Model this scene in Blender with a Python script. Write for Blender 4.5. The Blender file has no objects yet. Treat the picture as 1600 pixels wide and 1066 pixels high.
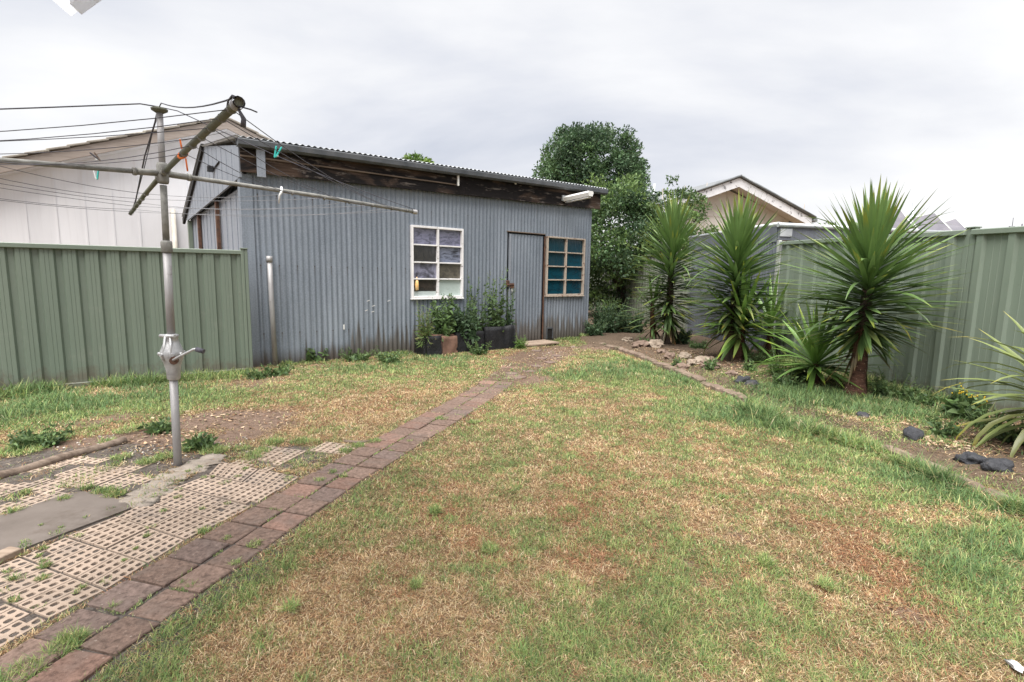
import bpy, math, random
import numpy as np
from mathutils import Vector, Matrix, noise as mnoise
random.seed(7); RNG = np.random.default_rng(11)
S = bpy.context.scene
COL = S.collection
R = math.radians
# ------------------------------------------------------------------ camera calibration (photo pixels, 1600 wide -> metres)
F = 790.; HOR = 103.; ROLL = R(1.0); CH = 1.25
P = math.atan(HOR / F)
def ray(px, py):
    x = (px - 800) / F; y = -(py - 533) / F
    c, s = math.cos(ROLL), math.sin(ROLL)
    X = x * c - y * s; Y = x * s + y * c
    return np.array([X, math.cos(P) + Y * math.sin(P), -math.sin(P) + Y * math.cos(P)])
def G(px, py, z=0.):
    d = ray(px, py); t = (z - CH) / d[2]
    return np.array([d[0] * t, d[1] * t, z])
def atY(px, py, y):
    d = ray(px, py); t = y / d[1]
    return np.array([d[0] * t, y, CH + d[2] * t])
def hit(px, py, a, b):
    d = ray(px, py); a = np.array(a[:2], float); b = np.array(b[:2], float)
    n = np.array([-(b - a)[1], (b - a)[0]]); t = a.dot(n) / d[:2].dot(n)
    return np.array([d[0] * t, d[1] * t, CH + d[2] * t])

# ------------------------------------------------------------------ mesh building helpers
class MB:
    def __init__(s):
        s.v = []; s.f = []; s.m = []; s.c = []; s.n = 0; s.sm = []
    def add(s, verts, faces, mat=0, col=None, smooth=False):
        verts = np.asarray(verts, float).reshape(-1, 3)
        s.v.append(verts)
        if col is None: col = (1, 1, 1)
        col = np.asarray(col, float)
        if col.ndim == 1: col = np.tile(col, (len(verts), 1))
        s.c.append(col)
        b = s.n
        for f in faces:
            s.f.append(tuple(int(i) + b for i in f)); s.m.append(mat); s.sm.append(smooth)
        s.n += len(verts); return s
    def box(s, c, size, ax=None, mat=0, col=None, bevel=0.0):
        c = np.array(c, float); h = np.array(size, float) / 2
        ax = np.eye(3) if ax is None else np.array(ax, float)
        if bevel <= 0:
            p = [c + ax[0] * h[0] * i + ax[1] * h[1] * j + ax[2] * h[2] * k for k in (-1, 1) for j in (-1, 1) for i in (-1, 1)]
            return s.add(p, [(0, 2, 3, 1), (4, 5, 7, 6), (0, 1, 5, 4), (2, 6, 7, 3), (0, 4, 6, 2), (1, 3, 7, 5)], mat, col)
        b = bevel; pts = []
        def ring(hx, hy, z):
            return [(hx, hy - b, z), (hx - b, hy, z), (-hx + b, hy, z), (-hx, hy - b, z), (-hx, -hy + b, z), (-hx + b, -hy, z), (hx - b, -hy, z), (hx, -hy + b, z)]
        for (z, q) in ((-h[2], b), (-h[2] + b, 0), (h[2] - b, 0), (h[2], b)):
            for (x, y, zz) in ring(h[0] - q, h[1] - q, z): pts.append(c + ax[0] * x + ax[1] * y + ax[2] * zz)
        fs = [tuple(range(7, -1, -1)), tuple(range(24, 32))]
        for r in range(3):
            for i in range(8):
                j = (i + 1) % 8; fs.append((r * 8 + i, r * 8 + j, r * 8 + 8 + j, r * 8 + 8 + i))
        return s.add(pts, fs, mat, col)
    def tube(s, pts, rad, n=8, mat=0, col=None, cap=True, smooth=True):
        pts = np.asarray(pts, float); m = len(pts)
        rad = np.full(m, rad, float) if np.isscalar(rad) else np.asarray(rad, float)
        T = np.gradient(pts, axis=0); T /= np.linalg.norm(T, axis=1)[:, None] + 1e-12
        up = np.array([0, 0, 1.]) if abs(T[0][2]) < .9 else np.array([1., 0, 0])
        V = []
        a = np.cross(T[0], up); a /= np.linalg.norm(a)
        for i in range(m):
            a = a - T[i] * a.dot(T[i]); a /= np.linalg.norm(a) + 1e-12
            b = np.cross(T[i], a)
            for k in range(n):
                th = 2 * math.pi * k / n
                V.append(pts[i] + rad[i] * (math.cos(th) * a + math.sin(th) * b))
        fs = []
        for i in range(m - 1):
            for k in range(n):
                q = (k + 1) % n; fs.append((i * n + k, i * n + q, i * n + n + q, i * n + n + k))
        s.add(V, fs, mat, col, smooth)
        if cap:
            b0 = s.n - len(V)
            s.f.append(tuple(b0 + i for i in range(n - 1, -1, -1))); s.m.append(mat); s.sm.append(False)
            s.f.append(tuple(b0 + (m - 1) * n + i for i in range(n))); s.m.append(mat); s.sm.append(False)
        return s
    def lathe(s, prof, c, n=20, mat=0, col=None, ax=None, smooth=True):
        c = np.array(c, float); ax = np.eye(3) if ax is None else np.array(ax, float)
        V = []; fs = []
        for (r, z) in prof:
            for k in range(n):
                th = 2 * math.pi * k / n
                V.append(c + ax[0] * r * math.cos(th) + ax[1] * r * math.sin(th) + ax[2] * z)
        m = len(prof)
        for i in range(m - 1):
            for k in range(n):
                q = (k + 1) % n; fs.append((i * n + k, i * n + q, i * n + n + q, i * n + n + k))
        s.add(V, fs, mat, col, smooth)
        b0 = s.n - len(V)
        s.f.append(tuple(b0 + i for i in range(n - 1, -1, -1))); s.m.append(mat); s.sm.append(False)
        s.f.append(tuple(b0 + (m - 1) * n + i for i in range(n))); s.m.append(mat); s.sm.append(False)
        return s
    def prism(s, poly, ext, mat=0, col=None):
        poly = np.asarray(poly, float); n = len(poly); ext = np.asarray(ext, float)
        fs = [tuple(range(n)), tuple(range(2 * n - 1, n - 1, -1))]
        for i in range(n): j = (i + 1) % n; fs.append((i, i + n, j + n, j))
        return s.add(np.vstack([poly, poly + ext]), fs, mat, col)
    def profile(s, prof, origin, along, length, e1, e2, mat=0, col=None, smooth=False, nz=1):
        """sweep an open 2D profile (a,b) -> origin + along*a + e1*b, extruded by length along e2"""
        prof = np.asarray(prof, float); n = len(prof)
        along = np.array(along, float); e1 = np.array(e1, float); e2 = np.array(e2, float); o = np.array(origin, float)
        V = []
        for k in range(nz + 1):
            for a, b in prof: V.append(o + along * a + e1 * b + e2 * length * k / nz)
        fs = []
        for k in range(nz):
            for i in range(n - 1): fs.append((k * n + i, k * n + i + 1, k * n + n + i + 1, k * n + n + i))
        return s.add(V, fs, mat, col, smooth)
    def blob(s, c, r, seed=0, rough=.25, sub=2, mat=0, col=None, freq=1.3, flat=False):
        import bmesh
        bm = bmesh.new(); bmesh.ops.create_icosphere(bm, subdivisions=sub, radius=1)
        V = []
        for v in bm.verts:
            d = v.co.normalized()
            k = 1 + rough * (mnoise.noise(d * freq + Vector((seed * 3.1, seed * 1.7, seed))) + .5 * mnoise.noise(d * freq * 2.7 + Vector((seed, 5, 2))) + .22 * mnoise.noise(d * freq * 5.5 + Vector((2, seed, 7))) + (.35 * mnoise.cell(d * freq * 1.4 + Vector((seed, 1, 4))) if flat else 0))
            V.append((d.x * k * r[0] + c[0], d.y * k * r[1] + c[1], d.z * k * r[2] + c[2]))
        fs = [[q.index for q in f.verts] for f in bm.faces]; bm.free()
        return s.add(V, fs, mat, col, not flat)
    def build(s, name, mats, parent=None, off=None):
        me = bpy.data.meshes.new(name)
        V = np.vstack(s.v) if s.v else np.zeros((0, 3))
        if off is not None: V = V - np.array(off, float)
        me.from_pydata(V.tolist(), [], s.f)
        if not isinstance(mats, (list, tuple)): mats = [mats]
        for m in mats: me.materials.append(m)
        me.polygons.foreach_set('material_index', s.m)
        me.polygons.foreach_set('use_smooth', s.sm)
        a = me.attributes.new('col', 'FLOAT_COLOR', 'POINT')
        C = np.ones((len(V), 4)); C[:, :3] = np.vstack(s.c)
        a.data.foreach_set('color', C.ravel())
        me.update()
        o = bpy.data.objects.new(name, me); COL.objects.link(o)
        if parent is not None: o.parent = parent
        return o

def fastmesh(name, V, faces3=None, faces4=None, col=None, mat=None, parent=None, smooth=False):
    """numpy mesh: V (N,3); quads (M,4) and tris (K,3)"""
    me = bpy.data.meshes.new(name)
    loops = []; starts = []; n = 0
    parts = []
    if faces4 is not None and len(faces4):
        parts.append(np.asarray(faces4).ravel()); starts.append(np.arange(len(faces4)) * 4 + n); n += len(faces4) * 4
    if faces3 is not None and len(faces3):
        parts.append(np.asarray(faces3).ravel()); starts.append(np.arange(len(faces3)) * 3 + n); n += len(faces3) * 3
    L = np.concatenate(parts).astype(np.int32); st = np.concatenate(starts).astype(np.int32)
    me.vertices.add(len(V)); me.vertices.foreach_set('co', np.asarray(V, np.float32).ravel())
    me.loops.add(len(L)); me.loops.foreach_set('vertex_index', L)
    me.polygons.add(len(st)); me.polygons.foreach_set('loop_start', st)
    if smooth: me.polygons.foreach_set('use_smooth', np.ones(len(st), bool))
    if col is not None:
        a = me.attributes.new('col', 'FLOAT_COLOR', 'POINT')
        C = np.ones((len(V), 4), np.float32); C[:, :3] = col; a.data.foreach_set('color', C.ravel())
    me.update(calc_edges=True); me.validate()
    if mat: me.materials.append(mat)
    o = bpy.data.objects.new(name, me); COL.objects.link(o)
    if parent is not None: o.parent = parent
    return o

def thing(name, label, cat, loc=(0, 0, 0), rotz=0, group=None):
    o = bpy.data.objects.new(name, None); COL.objects.link(o); o.empty_display_size = .2
    o.location = tuple(float(x) for x in loc); o.rotation_euler = (0, 0, rotz)
    o['label'] = label; o['category'] = cat
    if group: o['group'] = group
    return o
def tag(o, label, cat, group=None):
    o['label'] = label; o['category'] = cat
    if group: o['group'] = group
    return o
def structure(o): o['kind'] = 'structure'; return o
def stuff(o, label, cat):
    o['kind'] = 'stuff'; o['label'] = label; o['category'] = cat; return o
def clone(root, loc, rotz, label, scale=1.):
    r = root.copy(); COL.objects.link(r); r.location = tuple(loc); r.rotation_euler = (0, 0, rotz); r.scale = (scale,) * 3; r['label'] = label
    for ch in list(root.children):
        c = ch.copy(); COL.objects.link(c); c.parent = r
        for g in list(ch.children):
            d = g.copy(); COL.objects.link(d); d.parent = c
    return r

# ------------------------------------------------------------------ material helpers
class NT:
    def __init__(s, name):
        s.mat = bpy.data.materials.new(name); s.mat.use_nodes = True
        s.nt = s.mat.node_tree; s.nt.nodes.clear()
        s.out = s.nt.nodes.new('ShaderNodeOutputMaterial')
    def n(s, t, **kw):
        nd = s.nt.nodes.new('ShaderNode' + t)
        for k, v in kw.items():
            if k.startswith('i_'):
                key = k[2:]; key = int(key) if key.isdigit() else key.replace('_', ' ')
                s.set(nd.inputs[key], v)
            else: setattr(nd, k, v)
        return nd
    def set(s, inp, v):
        if isinstance(v, bpy.types.NodeSocket): s.nt.links.new(v, inp)
        elif isinstance(v, (tuple, list)) and inp.type == 'RGBA' and len(v) == 3: inp.default_value = (*v, 1)
        else: inp.default_value = v
    def coord(s, kind='Object'): return s.n('TexCoord').outputs[kind]
    def mapped(s, vec, scale=(1, 1, 1), loc=(0, 0, 0), rot=(0, 0, 0)):
        m = s.n('Mapping'); s.set(m.inputs['Vector'], vec); m.inputs['Scale'].default_value = scale; m.inputs['Location'].default_value = loc; m.inputs['Rotation'].default_value = rot
        return m.outputs[0]
    def noise(s, vec, scale=5, detail=4, rough=.55, dist=0):
        q = s.n('TexNoise'); s.set(q.inputs['Vector'], vec)
        q.inputs['Scale'].default_value = scale; q.inputs['Detail'].default_value = detail; q.inputs['Roughness'].default_value = rough; q.inputs['Distortion'].default_value = dist
        return q.outputs['Fac']
    def ramp(s, fac, stops):
        r = s.n('ValToRGB'); s.set(r.inputs[0], fac)
        el = r.color_ramp.elements
        while len(el) < len(stops): el.new(.5)
        for e, (p, c) in zip(el, stops): e.position = p; e.color = (*c, 1) if len(c) == 3 else c
        return r.outputs[0]
    def rng(s, v, a, b, c=0, d=1, smooth=False):
        m = s.n('MapRange'); m.interpolation_type = 'SMOOTHSTEP' if smooth else 'LINEAR'
        s.set(m.inputs[0], v); m.inputs[1].default_value = a; m.inputs[2].default_value = b; m.inputs[3].default_value = c; m.inputs[4].default_value = d
        return m.outputs[0]
    def math(s, op, a, b=0.):
        m = s.n('Math', operation=op); s.set(m.inputs[0], a); s.set(m.inputs[1], b); return m.outputs[0]
    def mix(s, f, a, b, mode='MIX'):
        m = s.n('Mix', data_type='RGBA', blend_type=mode); s.set(m.inputs[0], f); s.set(m.inputs[6], a); s.set(m.inputs[7], b); return m.outputs[2]
    def bump(s, h, strength=.3, dist=.01):
        b = s.n('Bump'); s.set(b.inputs['Height'], h); b.inputs['Strength'].default_value = strength; b.inputs['Distance'].default_value = dist; return b.outputs[0]
    def bsdf(s, base, rough=.6, metal=0., normal=None, spec=.5, **kw):
        b = s.n('BsdfPrincipled'); s.set(b.inputs['Base Color'], base); s.set(b.inputs['Roughness'], rough); s.set(b.inputs['Metallic'], metal)
        b.inputs['Specular IOR Level'].default_value = spec
        if normal is not None: s.set(b.inputs['Normal'], normal)
        for k, v in kw.items(): s.set(b.inputs[k.replace('_', ' ')], v)
        return b.outputs[0]
    def done(s, sh): s.nt.links.new(sh, s.out.inputs[0]); return s.mat
    def attr(s, name='col'):
        a = s.n('Attribute'); a.attribute_name = name; return a.outputs['Color']
    def sep(s, v):
        q = s.n('SeparateXYZ'); s.set(q.inputs[0], v); return q.outputs

def simple(name, c0, c1, scale=6, rough=.6, metal=0., bump=.15, detail=5, stretch=(1, 1, 1), bd=.01, spec=.4, dirt=None, coord='Object'):
    t = NT(name); v = t.mapped(t.coord(coord), stretch)
    f = t.noise(v, scale, detail, .6)
    c = t.ramp(f, [(.3, c0), (.7, c1)])
    if dirt:
        g = t.noise(t.coord(coord), dirt[1], 6, .7)
        c = t.mix(t.rng(g, dirt[2], dirt[2] + .15), c, dirt[0])
    n = t.bump(t.noise(v, scale * 5, 4), bump, bd) if bump else None
    return t.done(t.bsdf(c, rough, metal, n, spec))

def leafmat(name, trans=.25, rough=.5, spec=.35, var=.25, sc=3.):
    t = NT(name); c = t.attr()
    f = t.noise(t.coord('Object'), sc, 3)
    k = t.rng(f, .3, .7, 1 - var, 1 + var)
    c2 = t.mix(1., c, k, 'MULTIPLY')
    b = t.bsdf(c2, rough, 0, None, spec)
    if trans <= 0: return t.done(b)
    tr = t.n('BsdfTranslucent'); t.set(tr.inputs[0], c2)
    m = t.n('MixShader'); m.inputs[0].default_value = trans
    t.nt.links.new(b, m.inputs[1]); t.nt.links.new(tr.outputs[0], m.inputs[2])
    return t.done(m.outputs[0])

# ------------------------------------------------------------------ value noise for numpy fields
_PERM = np.random.default_rng(3).random((256, 256))
def vnoise(x, y, seed=0):
    x = np.asarray(x, float) + seed * 17.3; y = np.asarray(y, float) + seed * 9.1
    xi = np.floor(x).astype(int); yi = np.floor(y).astype(int); fx = x - xi; fy = y - yi
    fx = fx * fx * (3 - 2 * fx); fy = fy * fy * (3 - 2 * fy)
    g = lambda i, j: _PERM[i & 255, j & 255]
    a = g(xi, yi); b = g(xi + 1, yi); c = g(xi, yi + 1); d = g(xi + 1, yi + 1)
    return (a * (1 - fx) + b * fx) * (1 - fy) + (c * (1 - fx) + d * fx) * fy
def fbm(x, y, sc, oct=4, seed=0, gain=.5):
    s = 0; a = 1; n = 0
    for o in range(oct):
        s = s + a * vnoise(x * sc * 2 ** o, y * sc * 2 ** o, seed + o); n += a; a *= gain
    return s / n
def sstep(a, b, x): t = np.clip((x - a) / (b - a), 0, 1); return t * t * (3 - 2 * t)
def inpoly(x, y, poly):
    x = np.asarray(x); y = np.asarray(y); r = np.zeros(x.shape, bool); n = len(poly)
    for i in range(n):
        x0, y0 = poly[i][:2]; x1, y1 = poly[(i + 1) % n][:2]
        if y0 == y1: continue
        c = ((y0 > y) != (y1 > y)) & (x < (x1 - x0) * (y - y0) / (y1 - y0) + x0); r ^= c
    return r
def distline(x, y, pts):
    d = np.full(np.shape(x), 1e9)
    for (a, b) in zip(pts[:-1], pts[1:]):
        ax, ay = a[:2]; bx, by = b[:2]; L = (bx - ax) ** 2 + (by - ay) ** 2
        t = np.clip(((x - ax) * (bx - ax) + (y - ay) * (by - ay)) / L, 0, 1)
        d = np.minimum(d, np.hypot(x - ax - t * (bx - ax), y - ay - t * (by - ay)))
    return d

# ------------------------------------------------------------------ layout (metres)
SL = np.array([-3.38, 6.58, 0]); SR = np.array([1.54, 10.41, 0])
SW = float(np.linalg.norm(SR - SL)); U = (SR - SL) / SW; Vv = np.array([-U[1], U[0], 0.]); SANG = math.atan2(U[1], U[0])
FL0 = G(0, 615); FL1 = G(397, 580); FDIR = (FL1 - FL0) / np.linalg.norm(FL1 - FL0)
RB0 = np.array([4.59, 5.12, 0]); RDIR = np.array([-.1108, .9938, 0]); RDIR /= np.linalg.norm(RDIR)
def RB(y): return RB0 + RDIR * (y - RB0[1]) / RDIR[1]
EDGE = [G(925, 543), G(960, 540), G(1040, 566), G(1100, 592), G(1165, 617), G(1215, 640), G(1290, 665), G(1385, 700), G(1450, 722), G(1540, 755), G(1620, 788)]
EDGE += [EDGE[-1] + np.array([.25, -.8, 0]), EDGE[-1] + np.array([.5, -3, 0])]
BEDPOLY = [tuple(p[:2]) for p in EDGE] + [(9, -.5), (9, 20), (EDGE[0][0] - .3, 20)]
PATHC = [(-1.50, 1.20), (-1.436, 1.50), (-1.36, 1.85), (-1.20, 2.42), (-1.08, 2.87), (-.962, 3.30), (-.79, 3.81), (-.648, 4.22), (-.496, 4.70), (-.35, 5.15), (-.229, 5.59)]
PATHEXT = PATHC + [(-.05, 6.2), (.12, 6.9), (.25, 7.8), (.42, 9.3)]
def gz(x, y):
    x = np.asarray(x, float); y = np.asarray(y, float)
    fade = np.clip(1 - np.hypot(x, y - 6) / 25, 0, 1)
    z = (fbm(x, y, .9, 3, 5) - .5) * .045 + (fbm(x, y, 5, 2, 9) - .5) * .016
    dp = distline(x, y, PATHEXT); pk = sstep(.2, .7, dp)
    z = z + 0.
    dpat = np.where(inpoly(x, y, [(-3.6, 1.2), (-1.2, 1.2), (-.9, 3.9), (-2.2, 3.9), (-3.7, 3.0)]), 0, 1)
    z = z * pk * dpat * fade - .012 + (1 - dpat) * .005 * sstep(.2, .26, dp) + np.where(sstep(.16, .3, dp) < 1, .007 * (1 - sstep(.16, .3, dp)), 0)
    ins = inpoly(x, y, BEDPOLY)
    de = distline(x, y, EDGE)
    z = z + np.where(ins, sstep(0, .25, de) * .07, 0) * fade
    return z

# ================================================================== MATERIALS
M = {}
def corr_mat(name, c0, c1, stain=(.10, .083, .066), kind='front'):
    t = NT(name); co = t.coord('Object'); x, y, z = t.sep(co)
    big = t.noise(t.mapped(co, (1.2, 1.2, .5)), 1.3, 4, .6)
    stre = t.noise(t.mapped(co, (30, 30, .8)), 1, 3, .6)
    sp = t.noise(co, 60, 2, .5)
    c = t.ramp(big, [(.3, c0), (.72, c1)])
    c = t.mix(t.rng(stre, .35, .72, 0, .6), c, tuple(q * .62 for q in c0))
    c = t.mix(t.rng(sp, .35, .7, 0, .22), c, tuple(min(1, q * 1.6) for q in c1))
    # pale zinc scratches
    sc = t.noise(t.mapped(co, (9, 9, 2.5)), 2.2, 6, .75)
    c = t.mix(t.rng(sc, .70, .76, 0, .5), c, (.5, .52, .55))
    if kind == 'front':
        h = t.math('ADD', t.rng(x, .5, 2.1, .06, .40), t.rng(t.noise(t.mapped(co, (1.1, 0, 0)), 1, 3, .6), .3, .7, -.12, .14))
        s2 = t.noise(t.mapped(co, (13.2, 1, .35)), 1, 2, .5)
        v = t.math('SUBTRACT', t.math('ADD', h, t.rng(s2, .3, .75, -.22, .34)), z)
        c = t.mix(t.rng(v, -.04, .18, 0, .78, True), c, stain)
        for zr in (.42, 1.32, 2.22):
            fx = t.math('SUBTRACT', t.math('FRACT', t.math('DIVIDE', x, .228)), .5)
            dx_ = t.math('MULTIPLY', fx, .228); dz_ = t.math('SUBTRACT', z, zr)
            rr2 = t.math('SQRT', t.math('ADD', t.math('MULTIPLY', dx_, dx_), t.math('MULTIPLY', dz_, dz_)))
            c = t.mix(t.rng(rr2, .007, .012, .85, 0), c, (.05, .035, .03))
            dr = t.math('MULTIPLY', t.rng(t.math('ABSOLUTE', dx_), .004, .011, .45, 0), t.math('MULTIPLY', t.rng(dz_, -.16, -.01, 0, 1), t.rng(dz_, -.004, .0, 1, 0)))
            c = t.mix(dr, c, (.11, .075, .055))
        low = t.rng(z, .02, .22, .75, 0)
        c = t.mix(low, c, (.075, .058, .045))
        # lap line tint
    else:
        s2 = t.noise(t.mapped(co, (10, 10, .35)), 1, 2, .5)
        v = t.math('SUBTRACT', t.rng(s2, .3, .75, .0, .3), z)
        c = t.mix(t.rng(v, -.04, .16, 0, .7, True), c, stain)
    rust = t.noise(t.mapped(co, (5, 5, 1.2)), 1.6, 6, .7)
    c = t.mix(t.rng(rust, .66, .78, 0, .55), c, (.17, .10, .065))
    b = t.bump(t.noise(co, 25, 4), .12, .004)
    return t.done(t.bsdf(c, .52, .25, b, .45))
M['wall'] = corr_mat('weathered galvanised iron', (.16, .186, .222), (.265, .295, .34))
M['wall_side'] = corr_mat('grey side sheet', (.22, .245, .285), (.30, .32, .36), kind='side')
M['neigh'] = corr_mat('neighbour corrugated iron', (.125, .136, .16), (.19, .205, .235), kind='side')
M['zinc'] = simple('light galvanised sheet', (.36, .38, .40), (.52, .54, .55), 4, .45, .35, .1, dirt=((.2, .19, .17), 6, .58))
M['gutter'] = simple('dark painted gutter', (.055, .062, .07), (.115, .12, .13), 5, .5, .1, .1, dirt=((.09, .07, .055), 8, .6))
def charred():
    t = NT('weathered burnt timber'); co = t.coord('Object')
    a = t.noise(t.mapped(co, (.7, 1, 2.2)), 1.2, 5, .65, .6)
    g = t.noise(t.mapped(co, (1.2, 20, 28)), 1.5, 5, .65)
    c = t.ramp(g, [(.3, (.03, .019, .014)), (.55, (.085, .056, .042)), (.75, (.19, .14, .11))])
    c = t.mix(t.rng(a, .40, .50, 0, .95), c, (.010, .009, .010))
    p = t.noise(t.mapped(co, (2, 6, 9)), 2, 6, .7)
    c = t.mix(t.rng(p, .57, .64, 0, .65), c, (.20, .17, .15))
    return t.done(t.bsdf(c, .85, 0, t.bump(g, .5, .01), .2))
M['fascia'] = charred()
def wood(name, c0, c1, ax=(1, 14, 14)):
    t = NT(name); co = t.coord('Object')
    g = t.noise(t.mapped(co, ax), 2.2, 5, .65)
    c = t.ramp(g, [(.28, c0), (.72, c1)])
    return t.done(t.bsdf(c, .85, 0, t.bump(g, .5, .008), .2))
M['wood'] = wood('grey brown weathered timber', (.09, .065, .05), (.24, .185, .145))
M['slat'] = wood('pale worn slats', (.20, .145, .105), (.42, .33, .26))
def peel(name, paint, under, sc=9, th=.58):
    t = NT(name); co = t.coord('Object')
    a = t.noise(co, sc, 6, .75); x, y, z = t.sep(co)
    c = t.mix(t.rng(a, th, th + .05), paint, under)
    b = t.noise(co, 3, 4); c = t.mix(t.rng(b, .4, .7, 0, .35), c, tuple(q * .6 for q in paint))
    return t.done(t.bsdf(c, .7, 0, t.bump(a, .4, .004), .3))
M['white_peel'] = peel('peeling white paint', (.78, .76, .76), (.10, .07, .05), 11, .61)
M['cream_peel'] = peel('peeling cream paint', (.44, .37, .305), (.16, .07, .04), 14, .56)
M['barge_peel'] = peel('flaking white barge paint', (.78, .77, .79), (.10, .09, .09), 3.4, .57)
def pane(name, base, film, th, sc, stretch=(1, 1, 1), extra=None):
    t = NT(name); co = t.coord('Object')
    a = t.noise(t.mapped(co, stretch), sc, 6, .7, .8)
    c = t.mix(t.rng(a, th - .03, th + .14), film, base)
    if extra:
        x, y, z = t.sep(co)
        for (lo, hi, colr) in extra:
            f = t.math('MULTIPLY', t.rng(z, lo, lo + .012), t.rng(z, hi, hi - .012))
            c = t.mix(f, c, colr)
    return t.done(t.bsdf(c, t.rng(a, .4, .6, .05, .3), 0, t.bump(t.noise(co, 6, 2), .06, .01), .6))
M['pane_lav'] = pane('dusty pane with painted lavender reflection', (.02, .02, .03), (.17, .17, .25), .50, 9, (1, 1, 2.2))  # lavender is the reflected sky, put into the base colour of the pane
M['pane_lav2'] = pane('streaked pane with painted lavender reflection', (.02, .02, .03), (.18, .20, .27), .49, 8, (1, 1, 4))
M['pane_dark'] = pane('dark pane', (.008, .008, .01), (.045, .042, .04), .5, 8, (6, 1, 1))
M['pane_mix'] = pane('dark pane with painted sky reflection', (.02, .018, .022), (.24, .24, .32), .49, 4.5)  # pale patch paints a sky reflection onto dark glass
M['pane_brown'] = pane('brown smeared pane', (.015, .013, .012), (.12, .105, .085), .52, 10, (1, 1, 1.6))
M['pane_pale'] = pane('pale board behind pane', (.08, .09, .08), (.43, .50, .47), .66, 11)
M['pane_half'] = pane('dark pane over pale board', (.012, .011, .011), (.05, .04, .035), .5, 7, extra=[(.865, .975, (.43, .48, .47))])
M['pane_teal'] = pane('teal pane', (.003, .020, .032), (.005, .050, .075), .5, 5, (1, 1, 1.5))
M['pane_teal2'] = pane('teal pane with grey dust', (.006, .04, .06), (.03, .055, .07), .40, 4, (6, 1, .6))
M['amber'] = simple('painted amber glow', (.85, .42, .12), (1., .75, .4), 12, .15, 0, 0)
M['black'] = simple('black plastic', (.006, .006, .008), (.016, .016, .018), 9, .55, 0, .5, bd=.02, dirt=((.04, .033, .027), 5, .62))
M['dark'] = simple('dark gap', (.008, .007, .007), (.018, .015, .014), 6, .9, 0, 0)
M['rust'] = simple('rusty steel', (.05, .028, .022), (.15, .075, .045), 14, .8, .1, .3, dirt=((.03, .025, .025), 7, .58))
M['terracotta'] = simple('bare earth brick', (.11, .062, .045), (.18, .10, .07), 7, .9, 0, .4)
def fence_mat(name, c0, c1):
    t = NT(name); co = t.coord('Object'); x, y, z = t.sep(co)
    a = t.noise(t.mapped(co, (1, 1, .4)), 1.1, 4)
    c = t.ramp(a, [(.3, c0), (.7, c1)])
    s = t.noise(t.mapped(co, (22, 22, .7)), 1, 4, .6)
    c = t.mix(t.rng(s, .5, .8, 0, .28), c, tuple(q * .7 for q in c0))
    d = t.noise(co, 7, 6, .7)
    v = t.math('SUBTRACT', t.rng(d, .3, .7, .0, .30), z)
    m_ = t.noise(co, 2.3, 7, .75); c = t.mix(t.rng(m_, .58, .72, 0, .35), c, (.24, .25, .21)); c = t.mix(t.rng(t.noise(co, 9, 5, .7), .66, .74, 0, .5), c, (.085, .09, .07))
    c = t.mix(t.rng(v, -.05, .10, 0, .7), c, (.12, .10, .075))
    return t.done(t.bsdf(c, t.rng(d, .3, .7, .33, .48), 0, t.bump(t.noise(t.mapped(co, (3, 3, 1)), 1.5, 3), .15, .01), .5))
M['green'] = fence_mat('pale green painted steel', (.135, .168, .132), (.168, .20, .16))
M['green2'] = fence_mat('grey green painted steel', (.185, .228, .18), (.225, .265, .218))
M['green_old'] = fence_mat('dull old green steel', (.19, .21, .165), (.25, .265, .215))
M['galv'] = simple('dull galvanised pipe', (.22, .21, .21), (.42, .41, .41), 9, .55, .35, .25, stretch=(1, 1, .25), bd=.004, dirt=((.13, .10, .075), 7, .60))
M['galv_old'] = simple('lichened grey pipe', (.15, .148, .135), (.30, .295, .275), 16, .7, .2, .3, bd=.004, dirt=((.05, .04, .033), 12, .58))
M['olive'] = simple('mossy olive pipe', (.085, .088, .065), (.175, .18, .13), 10, .65, .2, .3, bd=.004)
M['alu'] = simple('cast aluminium', (.30, .30, .31), (.52, .52, .52), 22, .5, .5, .35, bd=.004, dirt=((.12, .08, .055), 14, .60))
M['wire'] = simple('plastic coated wire', (.045, .045, .06), (.09, .085, .10), 20, .6, 0, 0)
M['wire_pale'] = simple('grey line wire', (.13, .13, .14), (.24, .24, .26), 20, .6, 0, 0)
M['teal_plastic'] = simple('teal plastic', (.03, .42, .38), (.06, .55, .50), 10, .35, 0, 0)
M['white_plastic'] = simple('white plastic', (.7, .7, .7), (.82, .82, .82), 10, .4, 0, 0)
M['orange'] = simple('orange twine', (.75, .16, .03), (.9, .25, .05), 30, .7, 0, 0)
M['hoistpost'] = simple('cream pvc pipe', (.55, .5, .42), (.66, .62, .55), 6, .5, 0, 0)
def clad():
    t = NT('white weatherboard sheet'); co = t.coord('Object')
    a = t.noise(t.mapped(co, (.9, .9, .25)), 1.4, 5); c = t.ramp(a, [(.3, (.66, .65, .67)), (.7, (.78, .77, .79))])
    s = t.noise(t.mapped(co, (14, 14, .5)), 1, 4, .65); c = t.mix(t.rng(s, .52, .8, 0, .35), c, (.54, .52, .53))
    return t.done(t.bsdf(c, .6, 0, None, .3))
M['clad'] = clad()
M['barge_brown'] = wood('faded brown barge board', (.27, .225, .195), (.37, .315, .28))
M['tile'] = simple('lichened roof tile', (.20, .175, .15), (.33, .30, .26), 5, .85, 0, .4, dirt=((.42, .40, .33), 6, .55))
M['cream_wall'] = simple('cream fibre cement', (.58, .53, .475), (.66, .61, .55), 1.5, .7, 0, .05)
M['soffit'] = simple('cream eave lining', (.56, .50, .44), (.64, .58, .52), 2, .7, 0, .05)
M['dark_roof'] = simple('grey iron roof', (.14, .15, .155), (.26, .27, .28), 3, .5, .3, .1)
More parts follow.
